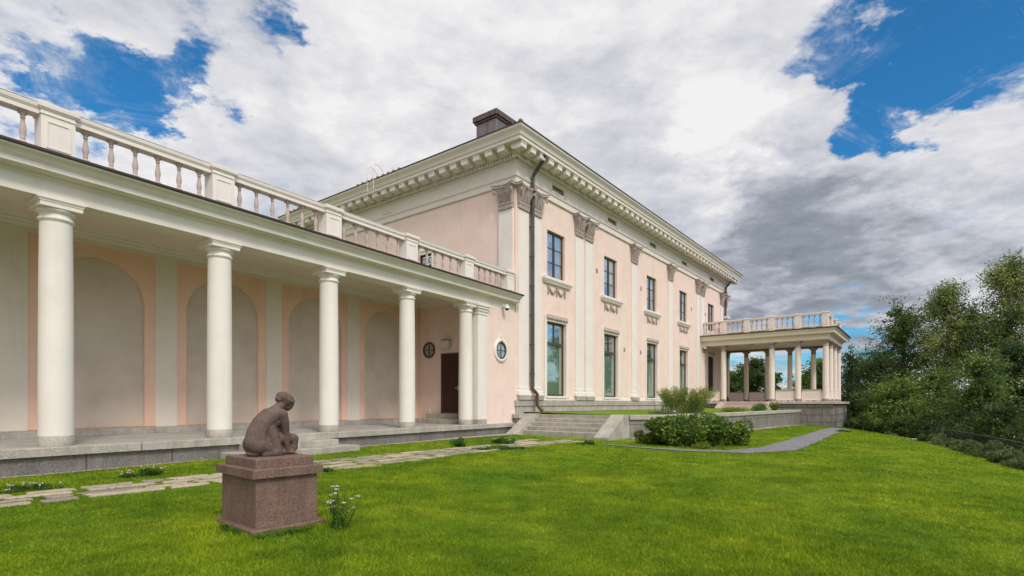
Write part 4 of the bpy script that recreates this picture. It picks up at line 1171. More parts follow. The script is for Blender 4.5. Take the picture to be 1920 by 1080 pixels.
# head bowed: skull, face, hair cap with a low knot
E_((.205, 0, .640), (.100, .084, .083), rot=(0, 42, 0)); E_((.232, 0, .600), (.062, .060, .086), rot=(0, 22, 0))
E_((.222, 0, .552), (.036, .040, .040), rot=(0, 20, 0)); E_((.284, 0, .582), (.012, .012, .022), rot=(0, 20, 0))
E_((.262, 0, .548), (.012, .019, .008)); E_((.186, 0, .668), (.108, .090, .070), rot=(0, 22, 0)); E_((.112, 0, .650), (.046, .056, .036), rot=(0, 35, 0))
E_((.274, -.026, .603), (.013, .015, .009)); E_((.274, .026, .603), (.013, .015, .009)); E_((.195, -.080, .615), (.014, .010, .02)); E_((.195, .080, .615), (.014, .010, .02))
T_([(.19, -.088, .64), (.24, -.075, .62), (.285, -.03, .632), (.285, .03, .632), (.24, .075, .62)], [.014, .016, .014, .014, .014])
T_([(.05, 0, .50), (.105, 0, .555), (.16, 0, .60)], [.072, .058, .050])
# arms straight down between the knees
for s_, dx in ((-1, 0), (1, .02)):
    T_([(.092, s_ * .135, .48), (.125 + dx, s_ * .125, .37), (.145 + dx, s_ * .10, .27), (.165 + dx, s_ * .085, .14), (.185 + dx, s_ * .075, .045)], [.058, .050, .043, .038, .029])
    E_((.205 + dx, s_ * .075, .028), (.042, .032, .02), rot=(0, 18, 0))
    for q, (ln, an) in enumerate(((.055, -.28), (.065, -.08), (.06, .12), (.048, .32))):
        bx, by = .225 + dx, s_ * .075 + (q - 1.5) * .015
        T_([(bx, by, .024), (bx + ln * .55, by + ln * .5 * math.sin(an), .020), (bx + ln, by + ln * math.sin(an), .009)], [.0085, .008, .0065])
    T_([(.195 + dx, s_ * .05, .028), (.222 + dx, s_ * .038, .018), (.24 + dx, s_ * .036, .010)], [.0095, .0085, .007])
# near leg: thigh drops from the waist, foot tucked beside it
T_([(-.03, -.085, .33), (.0, -.105, .22), (.02, -.115, .12), (.03, -.12, .03)], [.062, .066, .062, .064])
T_([(-.15, -.09, .12), (-.07, -.11, .09), (.0, -.13, .05)], [.095, .070, .045])
E_((-.005, -.165, .040), (.050, .034, .045)); T_([(-.01, -.15, .03), (-.10, -.12, .03)], [.036, .05])
T_([(-.10, -.05, .16), (.12, -.045, .20), (.262, -.05, .185)], [.095, .075, .060])
T_([(.268, -.05, .18), (.266, -.05, .11)], [.058, .050]); T_([(.264, -.05, .085), (.24, -.05, .045), (.12, -.05, .035)], [.055, .048, .04])
# far leg: knee raised in front
T_([(-.10, .09, .15), (.05, .12, .18), (.21, .11, .175)], [.095, .078, .064])
T_([(.228, .11, .180), (.230, .11, .13)], [.062, .050]); T_([(.228, .11, .095), (.19, .12, .05), (.06, .13, .04)], [.056, .048, .04])
E_((.20, .11, .03), (.07, .05, .035)); E_((.0, 0, .03), (.20, .15, .05)); E_((.05, 0, .09), (.12, .08, .09)); E_((-.17, 0, .03), (.09, .12, .04))
E_((.04, 0, .30), (.09, .09, .13)); E_((.04, 0, .16), (.13, .09, .13)); E_((.17, -.02, .10), (.08, .05, .09)); E_((.03, -.02, .40), (.10, .12, .10))
tmp = bpy.data.objects.new('figure_work', fg.mesh('figure_work', None)); COL.objects.link(tmp)
md = tmp.modifiers.new('r', 'REMESH'); md.mode = 'VOXEL'; md.voxel_size = .0052; md.use_smooth_shade = True
ms = tmp.modifiers.new('s', 'SMOOTH'); ms.factor = .5; ms.iterations = 9
dg_ = bpy.context.evaluated_depsgraph_get(); dg_.update()
fme = bpy.data.meshes.new_from_object(tmp.evaluated_get(dg_)); bpy.data.objects.remove(tmp)
fme.name = 'figure'; fme.materials.clear(); fme.materials.append(M('statue_granite')); link('figure', fme, sta)

# =================================================================== FLAGSTONES
pcl = [(-11.2, .8), (-9.0, 4.4), (-6.95, 7.6), (-5.35, 9.75), (-3.95, 12.0), (-2.5, 14.05), (-1.0, 16.1), (.35, 17.9), (1.65, 19.6)]
pwd = [.6, .6, .62, .62, .95, .9, .75, .8, 1.3]
rs = random.Random(5); cnt = 0
seg = []
for i in range(len(pcl) - 1):
    a, b = Vector(pcl[i]), Vector(pcl[i + 1]); n_ = max(1, round((b - a).length / .05))
    for k in range(n_): u = k / n_; seg.append((a.lerp(b, u), (b - a).normalized(), pwd[i] + (pwd[i + 1] - pwd[i]) * u))
lanes_s = [0.0, .4, .15, .6]
occupied = []
for lane in range(4):
    s_ = lanes_s[lane]
    while True:
        ln = rs.uniform(.4, 1.15)
        idx = int((s_ + ln / 2) / .05)
        if idx >= len(seg) - 1: break
        c, d, w = seg[idx]; wl_ = 2 * w / 4; off = -w + wl_ * (lane + .5) + rs.uniform(-.03, .03)
        if rs.random() < .93:
            n_ = Vector((-d.y, d.x)); cc = c + n_ * off
            hx, hy = ln / 2 - .035, wl_ * rs.uniform(.36, .47)
            base = [(-hx, -hy), (0, -hy), (hx, -hy), (hx, 0), (hx, hy), (0, hy), (-hx, hy), (-hx, 0)]
            pts = []
            for x, y in base: pts.append((x * rs.uniform(.76, 1.04), y * rs.uniform(.62, 1.06)))
            gz = g(cc.x, cc.y); mb = MB(); m_ = len(pts)
            def pt(x, y, dz): q = d * x + n_ * y; return (q.x, q.y, g(cc.x + q.x, cc.y + q.y) - gz + dz)
            tl_ = rs.uniform(.012, .028)
            vs = [pt(x, y, -.06) for x, y in pts] + [pt(x, y, tl_ - .008) for x, y in pts] + [pt(x * .955, y * .93, tl_) for x, y in pts] + [pt(0, 0, tl_ + .004)]
            fs = [(j, (j + 1) % m_, m_ + (j + 1) % m_, m_ + j) for j in range(m_)] + [(m_ + j, m_ + (j + 1) % m_, 2 * m_ + (j + 1) % m_, 2 * m_ + j) for j in range(m_)] + [(2 * m_ + j, 2 * m_ + (j + 1) % m_, 3 * m_) for j in range(m_)]
            mb.add(vs, fs)
            o = part('flagstone', mb, 'flagstone', None, (cc.x, cc.y, gz)); tag(o, 'flat pale irregular flagstone set in the grass path along the colonnade', 'paving stone', 'flagstones of the garden path')
            occupied.append((cc, d, n_, hx * .92, hy * .92)); cnt += 1
        s_ += ln
# gravel margins along the walls
a_ = [dp(t, .36) for t in (-9, -3, 2.7)]; b_ = [dp(t, .62) for t in (-9, -3, 2.7)]
strip('gravel_margin', a_, b_, 'pebble', .012, wob=.03)
a_ = [dp(t, .36) for t in (6.4, 10, 14, 15.6)]; b_ = [dp(t, q) for t, q in ((6.6, .66), (10, .68), (14, .95), (15.6, 1.2))]
strip('gravel_margin', a_, b_, 'pebble', .012, wob=.03)
a_ = [fp(f, p - .02) for f, p in TW[:]]; b_ = [fp(f + (.0 if i else -.6), p + .42) for i, (f, p) in enumerate(TW)]
strip('gravel_margin', a_, b_, 'pebble', .012, wob=.03)
strip('gravel_margin', [fp(f, .1) for f in (.6, 10, 23)], [fp(f, .42) for f in (.6, 10, 23)], 'pebble', .012, zf=terrace_z, wob=.03)

# =================================================================== FOLIAGE
def leaf_quads(cen, size, aspect=.45, droop=0.0, rng=RNG, up=.3):
    n = len(cen)
    d = rng.normal(size=(n, 3)); d[:, 2] = d[:, 2] * .6 - droop; d /= np.linalg.norm(d, axis=1)[:, None] + 1e-9
    q = rng.normal(size=(n, 3)); q[:, 2] += up; s = np.cross(d, q); s /= np.linalg.norm(s, axis=1)[:, None] + 1e-9
    size = np.asarray(size)[:, None] if np.ndim(size) else np.full((n, 1), size)
    L_ = d * size; W_ = s * size * aspect; nrm = np.cross(d, s) * size * .12
    v = np.stack([cen - L_ * .5, cen + W_ * .5 + nrm, cen + L_ * .5, cen - W_ * .5 + nrm], 1).reshape(-1, 3)
    f = np.arange(n * 4).reshape(-1, 4); return v, f


def leaves_obj(name, cen, size, mat, parent, origin, **k):
    v, f = leaf_quads(cen - np.array(origin), size, **k); return link(name, np_mesh(name, v, f, mat), parent)


def tree(name, label, x, y, ztop, rx, zcrown, leaf, bark, n=9000, size=.2, limbs=34, droop=0, birch=False, seed=1, zbase=None, lean=(0, 0), ry=None, clump=.55, group=None, wide=.5):
    rg = np.random.default_rng(seed); rr = random.Random(seed)
    zb_ = (zbase if zbase is not None else g(x, y)) - .3; H = ztop - zb_; ry = ry or rx
    t = thing(name, label, 'tree', (x, y, zb_), 0, group)
    tk = MB(); r0 = .018 * H + .05
    tp = [(lean[0] * u + .15 * math.sin(3 * u + seed), lean[1] * u + .15 * math.cos(2.3 * u + seed) - .15, H * u * .93) for u in np.linspace(0, 1, 9)]
    tk.tube(tp, [r0 * (1.15 - .98 * u) + .01 for u in np.linspace(0, 1, 9)], 8)
    cz0 = zcrown - zb_; cl = []
    for i in range(limbs):
        u = (i + rr.random()) / limbs; h = cz0 + (H - cz0) * min(1, (u ** .9) * rr.uniform(.9, 1.0))
        # crown half width by height: fullest at 'wide'
        wv = max(.12, math.sin(math.pi * min(1, (.12 + u * .86)) ** (.75 if wide < .5 else 1.05))) ** .75
        a = rr.uniform(0, 2 * math.pi) if i % 3 else i * 2.4; rad = wv * rr.uniform(.42, 1.22)
        hb = max(H * .12, h - (H - cz0) * rr.uniform(.12, .25)); ub = min(.98, hb / (H * .93)); k = ub * 8; k0 = int(min(7, k)); b0 = Vector(tp[k0]).lerp(Vector(tp[k0 + 1]), k - k0)
        e_ = Vector((tp[-1][0] * u + rad * rx * math.cos(a), tp[-1][1] * u + rad * ry * math.sin(a), h)); m_ = b0.lerp(e_, .5) + Vector((0, 0, .06 * H * rr.random()))
        rl = r0 * (1 - ub) * .45 + .025
        tk.tube([b0, m_, e_], [rl, rl * .6, .012], 5)
        for k in range(7):
            q = b0.lerp(m_, (k + 1) / 4) if k < 3 else m_.lerp(e_, (k - 2) / 4)
            if k < 1: continue
            cl.append((q, .35 + .12 * k))
            if k > 2:
                for _ in range(2):
                    s2 = q + Vector((rr.gauss(0, 1), rr.gauss(0, 1), rr.gauss(0, .6))) * clump * 1.5 * (rx / 4) ** .5; tk.tube([q, s2], [.015, .006], 4); cl.append((s2, .8))
    part('trunk', tk, bark, t)
    C_ = np.array([[*c] for c, w in cl]); w = np.array([w for c, w in cl]); w /= w.sum()
    idx = rg.choice(len(C_), n, p=w); sg = clump * (.22 + .52 * rg.random(len(C_)) ** 1.6)[idx][:, None]
    cen = C_[idx] + rg.normal(size=(n, 3)) * sg * np.array([1, 1, .62])
    if birch: cen[:, 2] -= np.abs(rg.normal(size=n)) * .75
    sz = size * rg.uniform(.6, 1.35, n)
    v, f = leaf_quads(cen, sz, .6, droop, rg); link('crown', np_mesh('crown', v, f, leaf), t)
    return t


def px(x, d): return (x - 960) / 1010 * d
def pz(y, d): return EYE + (756 - y) / 1010 * d


TG = 'trees at the foot of the slope'
def T(lbl, xp, d, ytop, wpx, ybot, leaf, bark='bark', name='leafy_tree', **k):
    tree(name, lbl, px(xp, d), d, pz(ytop, d), wpx / 1010 * d, pz(ybot, d), leaf, bark, group=TG, **k)


T('tall drooping birch with a pale trunk at the right edge of the photo', 1890, 42, 468, 50, 650, 'birch_leaf', 'birch_bark', 'birch_tree', n=22000, size=.15, droop=.9, birch=True, seed=3, limbs=40, clump=.5, wide=.6)
T('feathery birch with an uneven top, standing left of the tallest birch', 1778, 45, 522, 52, 690, 'birch_leaf', 'birch_bark', 'birch_tree', n=22000, size=.16, droop=.8, birch=True, seed=9, limbs=40, clump=.5, wide=.4)
T('broad dark green tree with a sloping round crown left of the birches', 1690, 50, 577, 56, 740, 'tree_leaf', n=22000, size=.17, seed=12, limbs=44, clump=.7, wide=.4)
T('dark tree right behind the portico corner', 1606, 56, 660, 38, 790, 'dark_leaf', n=13000, size=.2, seed=15, limbs=30, clump=.75)
T('dark tree filling the gap between the portico and the broad tree', 1648, 47, 664, 34, 790, 'dark_leaf', n=14000, size=.17, seed=18, limbs=32, clump=.68)
T('lighter green spreading tree low in front of the broad dark tree', 1690, 35, 708, 56, 800, 'light_leaf', n=20000, size=.13, seed=22, limbs=40, clump=.5, wide=.4)
T('dense green tree between the two birches', 1838, 52, 590, 40, 730, 'tree_leaf', n=14000, size=.18, seed=25, limbs=32, clump=.7)
T('mid green tree under the feathery birch', 1765, 36, 694, 46, 800, 'tree_leaf', n=16000, size=.13, seed=28, limbs=36, clump=.52)
T('pale green young tree below the tall birch', 1836, 31, 668, 38, 780, 'light_leaf', n=13000, size=.115, seed=31, limbs=32, clump=.45)
T('reddish trunked dark tree at the right edge under the tall birch', 1905, 33, 645, 42, 790, 'dark_leaf', 'red_bark', n=14000, size=.125, seed=34, limbs=34, clump=.5)
T('dark bush like tree behind the fence at the right edge', 1880, 27, 755, 56, 850, 'dark_leaf', n=14000, size=.10, seed=37, limbs=34, clump=.38)
T('dark bush like tree behind the left end of the fence', 1765, 31, 772, 50, 850, 'dark_leaf', n=13000, size=.11, seed=40, limbs=32, clump=.42)
T('low light green tree just beyond the brow of the lawn', 1716, 33, 752, 40, 830, 'light_leaf', n=10000, size=.12, seed=42, limbs=28, clump=.42)
T('low dark tree beyond the brow of the lawn beside the stone base', 1636, 42, 740, 46, 830, 'dark_leaf', n=14000, size=.15, seed=44, limbs=30, clump=.55)
T('tall mid green tree just outside the tallest birch at the edge', 1965, 42, 540, 40, 720, 'tree_leaf', n=9000, size=.17, seed=46, limbs=26, clump=.55)
T('round green tree seen between the first two far portico columns', 1400, 75, 684, 20, 752, 'tree_leaf', n=7000, size=.3, seed=50, limbs=28, clump=.7, name='leafy_tree')
T('small green tree seen just right of the grille door', 1374, 78, 697, 14, 752, 'tree_leaf', n=4500, size=.3, seed=53, limbs=22, clump=.6)
T('pointed green tree seen between the middle portico columns', 1416, 70, 672, 20, 750, 'dark_leaf', n=6000, size=.28, seed=56, limbs=26, clump=.6)
T('thin green tree top seen left of the third far portico column', 1452, 74, 697, 14, 750, 'tree_leaf', n=3000, size=.3, seed=59, limbs=18, clump=.55)
T('loose green tree seen through the outer bay of the portico', 1538, 62, 676, 24, 750, 'tree_leaf', n=7000, size=.26, seed=62, limbs=30, clump=.62)
T('small green tree seen beside the outermost near column of the portico', 1512, 66, 697, 16, 748, 'tree_leaf', n=3500, size=.26, seed=65, limbs=20, clump=.5)


# further trees down the slope to the right, copies of the ones above
TREES = [o for o in COL.objects if o.get('category') == 'tree']
fl_lbl = ['birch standing down the slope beyond the right end of the fence', 'second tree down the slope past the birches', 'bushy tree low on the slope right of the photo', 'tall tree far down the slope right of the photo', 'dark tree below the lawn right of the photo', 'light green tree below the lawn right of the photo', 'broad tree behind the other trees right of the photo', 'farthest tree to the right down the slope', 'dark tree behind the hedge right of the photo', 'thick tree at the bottom of the slope right of the photo']
for i, (src, x, y) in enumerate(((0, 47, 37), (2, 52, 32), (5, 38, 26), (1, 50, 24), (9, 38, 20), (8, 33, 15), (6, 56, 42), (2, 54, 14), (10, 29, 16), (12, 36, 9))):
    c = copy_tree(TREES[src]); c.location = (x, y, g(x, y) - .3); c.rotation_euler = (0, 0, i * 1.3); c['label'] = fl_lbl[i]
# far woodland seen as one mass all round the horizon
rg_ = np.random.default_rng(5); nf_ = 26000; th_ = rg_.uniform(R(-75), R(100), nf_); rr_ = rg_.uniform(170, 230, nf_)
hh_ = (5.5 + 2.2 * np.sin(th_ * 23) + 1.6 * np.sin(th_ * 57 + 1)) * np.sqrt(rg_.random(nf_))
v, f = leaf_quads(np.stack([rr_ * np.sin(th_), rr_ * np.cos(th_), -6.5 + hh_], 1), rg_.uniform(1.2, 2.6, nf_), .7, 0, rg_, up=.4)
tag(link('woodland', np_mesh('woodland', v, f, 'dark_leaf')), 'distant belt of dark trees along the horizon', 'woodland', kind='stuff')

# undergrowth covering the slope below the lawn
nu_ = 60000; uy_ = rg_.uniform(-12, 60, nu_); ud_ = rg_.exponential(9, nu_) + .7; ux_ = xb(uy_) + ud_
k_ = ((ux_ - C0.x) * Fd.x + (uy_ - C0.y) * Fd.y < 60); ux_, uy_ = ux_[k_], uy_[k_]
uh_ = (.22 + .18 * np.sin(ux_ * 1.7) * np.cos(uy_ * 1.3) + .2 * rg_.random(len(ux_))) * rg_.random(len(ux_))
v, f = leaf_quads(np.stack([ux_, uy_, G(ux_, uy_) + np.abs(uh_)], 1), rg_.uniform(.12, .3, len(ux_)), .55, 0, rg_, up=1.0)
tag(link('undergrowth', np_mesh('undergrowth', v, f, 'tree_leaf')), 'rough leafy undergrowth covering the slope beyond the lawn', 'undergrowth', kind='stuff')


def mound(name, label, x, y, z, rx, ry, h, leaf, n, size, cat='shrub', seed=1, group=None, lumps=14, rz=0, stems=True, flowers=None, fl_n=0, aspect=.5, droop=0.1, flat=.55):
    rg = np.random.default_rng(seed); t = thing(name, label, cat, (x, y, z), rz, group)
    a = rg.uniform(0, 2 * np.pi, lumps); r_ = np.sqrt(rg.random(lumps)) * .72; hh = rg.uniform(.18, .80, lumps) * (1 - .45 * r_)
    C_ = np.stack([r_ * np.cos(a) * rx, r_ * np.sin(a) * ry, hh * h], 1); R_ = rg.uniform(.22, .38, lumps)
    i = rg.integers(0, lumps, n); d = rg.normal(size=(n, 3)); d /= np.linalg.norm(d, axis=1)[:, None]
    rad = (R_[i] * rg.uniform(.55, 1.08, n) ** .6)[:, None]
    cen = C_[i] + d * rad * np.array([rx, ry, h * flat * 1.5]); cen[:, 2] = np.clip(cen[:, 2], .015, h * 1.15)
    v, f = leaf_quads(cen, size * rg.uniform(.6, 1.3, n), aspect, droop, rg, up=.8)
    if stems:
        sm_ = MB()
        for k in range(lumps): sm_.tube([(C_[k][0] * .25, C_[k][1] * .25, -.08), tuple(C_[k] * .6), tuple(C_[k])], [.012, .009, .004], 5)
        part('stem', sm_, 'bark', t)
    link('foliage', np_mesh('foliage', v, f, leaf), t)
    if fl_n:
        fme_ = MB().ball((0, 0, 0), (.016, .016, .014), 7, 5).tube([(0, 0, -.05), (0, 0, 0)], [.002, .0015], 3).mesh('flower_head', flowers)
        for k in range(fl_n):
            c = cen[rg.integers(0, n)]; link('flower_head', fme_, t, (c[0], c[1], min(h * 1.25, c[2] + h * .25 + .02)))
    return t


mound('peony_bush', 'large dark green leafy bush in front of the retaining wall corner', px(1292, 17.8), 17.8, g(px(1292, 17.8), 17.8), 1.6, 1.0, 1.3, 'shrub_leaf', 14000, .12, seed=3, lumps=34, rz=-.3, cat='bush', flat=.40)
mound('peony_bush', 'smaller dark bush with drooping stems at the right end of the large bush', px(1372, 18.2), 18.2, g(px(1372, 18.2), 18.2),   .66, .55, 1.15, 'shrub_leaf', 3600, .10, seed=4, lumps=16, cat='bush')
mound('young_shrub', 'small yellow green shrub left of the large dark bush by the wall', px(1213, 18.4), 18.4, g(px(1213, 18.4), 18.4), .55, .4, .62, 'yellow_leaf', 2600, .06, seed=5, lumps=10)
mound('ground_cover', 'low yellow green plants under the front of the large bush', px(1325, 16.6), 16.6, g(px(1325, 16.6), 16.6), .6, .3, .24, 'yellow_leaf', 900, .05, seed=6, lumps=9, cat='plant')
mound('clover_clump', 'dense green leafy clump on the grass near the path, topped with no flowers', px(858, 17.0), 17.0, g(px(858, 17), 17), .33, .28, .32, 'clover_leaf', 1500, .05, seed=7, lumps=9, cat='plant')
mound('clover_clump', 'pink flowering clover clump left of the garden steps', px(944, 18.2), 18.2, g(px(944, 18.2), 18.2), .55, .35, .25, 'clover_leaf', 2000, .045, seed=8, lumps=10, cat='plant', flowers='flower_petal', fl_n=22)
mound('clover_clump', 'low flowering clover trailing over the flagstones before the garden steps', px(940, 15.9), 15.9, g(px(940, 15.9), 15.9), .95, .25, .13, 'clover_leaf', 2000, .04, seed=9, lumps=12, cat='plant', flowers='flower_petal', fl_n=22, rz=.3)
mound('clover_clump', 'pink flowering clover clump at the foot of the right step cheek', px(1098, 17.8), 17.8, g(px(1098, 17.8), 17.8), .42, .25, .18, 'clover_leaf', 1200, .04, seed=10, lumps=8, cat='plant', flowers='flower_petal', fl_n=16)
mound('clover_clump', 'pink flowering clover patch against the colonnade wall left of the statue', px(262, 9.9), 9.9, g(px(262, 9.9), 9.9), .42, .2, .17, 'clover_leaf', 2200, .032, seed=11, lumps=10, cat='plant', flowers='flower_petal', fl_n=16, rz=.9)
mound('clover_clump', 'pink flowering clover at the left edge of the photo beside the path', px(45, 8.3), 8.3, g(px(45, 8.3), 8.3), .55, .25, .10, 'clover_leaf', 1500, .03, seed=12, lumps=9, cat='plant', flowers='flower_petal', fl_n=18, rz=.7)
mound('clover_clump', 'little clover clump beside the path right behind the pedestal', px(610, 10.7), 10.7, g(px(610, 10.7), 10.7), .2, .13, .13, 'clover_leaf', 700, .032, seed=13, lumps=6, cat='plant', flowers='flower_petal', fl_n=7)
mound('clover_clump', 'low green clover growing round the foot of the pedestal', px(540, 5.75), 5.72, g(px(540, 5.72), 5.72), .42, .10, .07, 'clover_leaf', 1800, .018, seed=14, lumps=12, cat='plant', rz=.85)
mound('clover_clump', 'low green clover along the left side of the pedestal foot', px(435, 5.95), 5.85, g(px(435, 5.85), 5.85), .34, .07, .07, 'clover_leaf', 1400, .018, seed=15, lumps=10, cat='plant', rz=-.72)
mound('clover_clump', 'tiny pale flowering clump at the far end of the gravel path', px(1580, 30), 30, g(px(1580, 30), 30), .5, .3, .16, 'clover_leaf', 700, .06, seed=16, lumps=8, cat='plant', flowers='flower_petal', fl_n=10)


def blades(name, label, cat, x, y, z, n, h, spread, leaf, seed, width=.02, lean=.5, stems=True, segs=4, root=.3, rootz=0):
    rg = random.Random(seed); t = thing(name, label, cat, (x, y, z)); mb = MB()
    for i in range(n):
        a = rg.uniform(0, 6.283); r0 = root * math.sqrt(rg.random()); ln = h * rg.uniform(.55, 1.05); le = lean * rg.random()
        p = Vector((r0 * math.cos(a), r0 * math.sin(a), rg.uniform(0, rootz) * h)); d = Vector((math.cos(a) * le, math.sin(a) * le, 1)).normalized(); s_ = Vector((-math.sin(a + rg.uniform(-1, 1)), math.cos(a), 0)) * width * rg.uniform(.6, 1.2)
        vs = []
        for k in range(segs + 1):
            w_ = math.sin(math.pi * (.18 + .80 * k / segs)); vs += [p - s_ * w_, p + s_ * w_]; p = p + d * ln / segs; d = (d + Vector((math.cos(a) * spread, math.sin(a) * spread, -.35 * spread)) * .5).normalized()
        mb.add(vs, [(2 * k, 2 * k + 1, 2 * k + 3, 2 * k + 2) for k in range(segs)])
    part('leaf_blades', mb, leaf, t); return t


def vpos(f, p): q = fp(f, p); return q.x, q.y


bx, by = vpos(6.3, 4.6)
def stemplant(name, label, cat, x, y, z, nst, h, spread, leaf, lsize, seed, root=.3, per=26):
    rg = random.Random(seed); t = thing(name, label, cat, (x, y, z)); sm_ = MB(); cs_ = []
    for i in range(nst):
        a = rg.uniform(0, 6.283); r0 = root * math.sqrt(rg.random()); b0 = Vector((r0 * math.cos(a), r0 * math.sin(a), -.02)); hh = h * rg.uniform(.6, 1.05); sp = spread * rg.uniform(.2, 1)
        e_ = Vector((b0.x + sp * math.cos(a), b0.y + sp * math.sin(a), hh)); m_ = b0.lerp(e_, .55) + Vector((0, 0, hh * .12)); sm_.tube([b0, m_, e_], [.008, .006, .002], 4)
        for k in range(per):
            u = rg.uniform(.04, 1); q = b0.lerp(m_, u / .55) if u < .55 else m_.lerp(e_, (u - .55) / .45); cs_.append(q + Vector((rg.gauss(0, .05), rg.gauss(0, .05), rg.gauss(0, .04))))
    part('stem', sm_, leaf, t); v, f = leaf_quads(np.array([[*c] for c in cs_]), lsize, .16, -.25, np.random.default_rng(seed)); link('foliage', np_mesh('foliage', v, f, leaf), t); return t


TZ = terrace_z
def on_t(f, p): x, y = vpos(f, p); return x, y, TZ(x, y)


x, y, z = on_t(7.6, 4.9); stemplant('willow_plant', 'tall bushy yellow green plant with long narrow leaves on the terrace', 'plant', x, y, z, 150, 1.25, .85, 'bamboo_leaf', .17, 2, root=.8, per=55)
x, y, z = on_t(5.2, 5.3); blades('iris_clump', 'upright blue green sword leaves in front of the tall yellow green plant', 'plant', x, y, z, 46, .55, .25, 'lavender_leaf', 4, .018, .5, root=.35)
x, y, z = on_t(3.3, 5.6); mound('lavender_row', 'low grey green lavender along the terrace wall near the garden steps', x, y, z, .9, .3, .22, 'lavender_leaf', 2400, .05, seed=20, lumps=12, cat='plant', rz=VRZ - .9, droop=-1.2, aspect=.2)
x, y, z = on_t(4.4, 4.9); stemplant('rose_plant', 'thin leggy rose with small red leaves on the terrace left of the tall plant', 'plant', x, y, z, 16, .75, .3, 'clover_leaf', .07, 21, root=.3, per=14)
x, y, z = on_t(12.0, 6.1); mound('flower_bed', 'mixed yellow green perennials along the terrace wall right of the tall plant', x, y, z, 3.1, .4, .35, 'yellow_leaf', 3200, .06, seed=23, lumps=26, cat='plant', rz=VRZ, flowers='flower_petal', fl_n=14)
x, y, z = on_t(17.2, 6.2); mound('flower_bed', 'reddish flowering perennials near the portico steps', x, y, z, 2.0, .4, .6, 'clover_leaf', 2600, .06, seed=24, lumps=20, cat='plant', rz=VRZ, flowers='violet_petal', fl_n=22)
x, y, z = on_t(20.8, 6.4); mound('boxwood_shrub', 'small round bright green shrub at the far end of the terrace wall', x, y, z, .42, .42, .75, 'yellow_leaf', 2400, .06, seed=26, lumps=12)
x, y, z = on_t(3.9, 5.75); o = thing('white_blossom', 'single white blossom hanging over the terrace coping', 'flower', (x, y, z)); part('petals', MB().ball((0, 0, .14), (.06, .05, .035), 7, 4).ball((.05, .03, .12), (.04, .04, .03), 7, 4), 'white_petal', o); part('stem', MB().tube([(0, 0, 0), (0, 0, .14)], .005, 4), 'clover_leaf', o)
# yarrow beside the pedestal
yx, yy = -1.93, 6.0; yz = g(yx, yy)
yr = thing('yarrow', 'wild yarrow with white flower heads growing beside the pedestal', 'flower', (yx, yy, yz)); st_ = MB(); fh = MB(); lv = []
rg = random.Random(8)
for i in range(44):
    a = rg.uniform(0, 6.28); r0 = .09 * rg.random(); h = rg.uniform(.18, .50); tp = Vector((r0 * math.cos(a) + rg.gauss(.01, .085), r0 * math.sin(a) + rg.gauss(0, .06), h)); b0 = Vector((r0 * math.cos(a), r0 * math.sin(a), -.01))
    st_.tube([b0, b0.lerp(tp, .5) + Vector((rg.gauss(0, .01), 0, 0)), tp], [.004, .003, .002], 4)
    if i < 17:
        fh = MB().ball((tp.x, tp.y, tp.z), (.016, .016, .005), 6, 3)
        for k in range(9): fh.ball((tp.x + rg.gauss(0, .012), tp.y + rg.gauss(0, .012), tp.z + rg.uniform(0, .012)), (.0085, .0085, .006), 5, 3)
        part('flower_head', fh, 'white_petal', yr)
    for k in range(16): u = rg.uniform(.02, .8); q = b0.lerp(tp, u); lv.append((q.x + rg.gauss(0, .018), q.y + rg.gauss(0, .018), q.z))
part('stem', st_, 'clover_leaf', yr); v, f = leaf_quads(np.array(lv), .04, .22); link('foliage', np_mesh('foliage', v, f, 'clover_leaf'), yr)

# junipers along the right brow, wall and fence
jl = ['low ragged juniper at the far left end of the hedge by the stone block', 'second low juniper of the hedge, in front of the pale curb', 'third juniper of the hedge, with a bare patch of soil before it', 'juniper in the middle of the hedge under the fence', 'rounded juniper left of the metal gate', 'large rounded juniper near the right edge of the photo', 'juniper cut by the right edge of the photo']
jp = [(1748, 25.4, .75, .75), (1776, 23.4, .8, .62), (1806, 21.4, .8, .62), (1834, 19.6, .8, .72), (1864, 18.0, .85, .80), (1898, 16.2, .78, .78), (1936, 15.0, .85, .8)]
for i, (xp, d, r_, h) in enumerate(jp):
    x = px(xp, d); mound('juniper_shrub', jl[i], x, d, g(x, d) - .05, r_, r_ * .8, h * .9, 'juniper_leaf', 8000, .085, seed=60 + i, lumps=16, group='junipers along the brow of the lawn', aspect=.32, droop=-.8, rz=.6)
for i, (xp, d) in enumerate(((1822, 19.0), (1800, 20.1))):
    x = px(xp, d); mound('ground_cover', ['broad leaved ground cover before the middle of the juniper hedge', 'broad leaved ground cover at the left of the bare soil before the hedge'][i], x - .1, d, g(x, d) - .02, .6, .25, .16, 'clover_leaf', 500, .07, seed=70 + i, lumps=8, cat='plant', rz=1.0, stems=False)
lw = thing('boundary_wall', 'low pale stone curb behind the juniper hedge', 'wall', (0, 0, 0))
wp = [(20.45, 27.2), (20.3, 26.3), (18.9, 23.2), (17.6, 20.6), (16.3, 18.2), (15.2, 15.8)]
part('wall_face', MB().sweep([(0, -1.02), (0, -2.2), (.3, -2.2), (.3, -1.02)], wp), 'retaining_stone', lw)
part('coping', MB().sweep([(-.05, -1.02), (-.05, -.93), (.35, -.93), (.35, -1.02)], wp).bbox(19.3, 20.5, 26.9, 27.3, -1.08, -.94, .01), 'stone_slab', lw)
fc = thing('wire_fence', 'dark thin wire fence with a metal top rail behind the juniper hedge', 'fence', (0, 0, 0))
fpth = [(21.3, 27.4), (19.9, 24.4), (18.5, 21.7), (17.1, 19.0), (15.7, 16.5), (14.5, 14.2)]
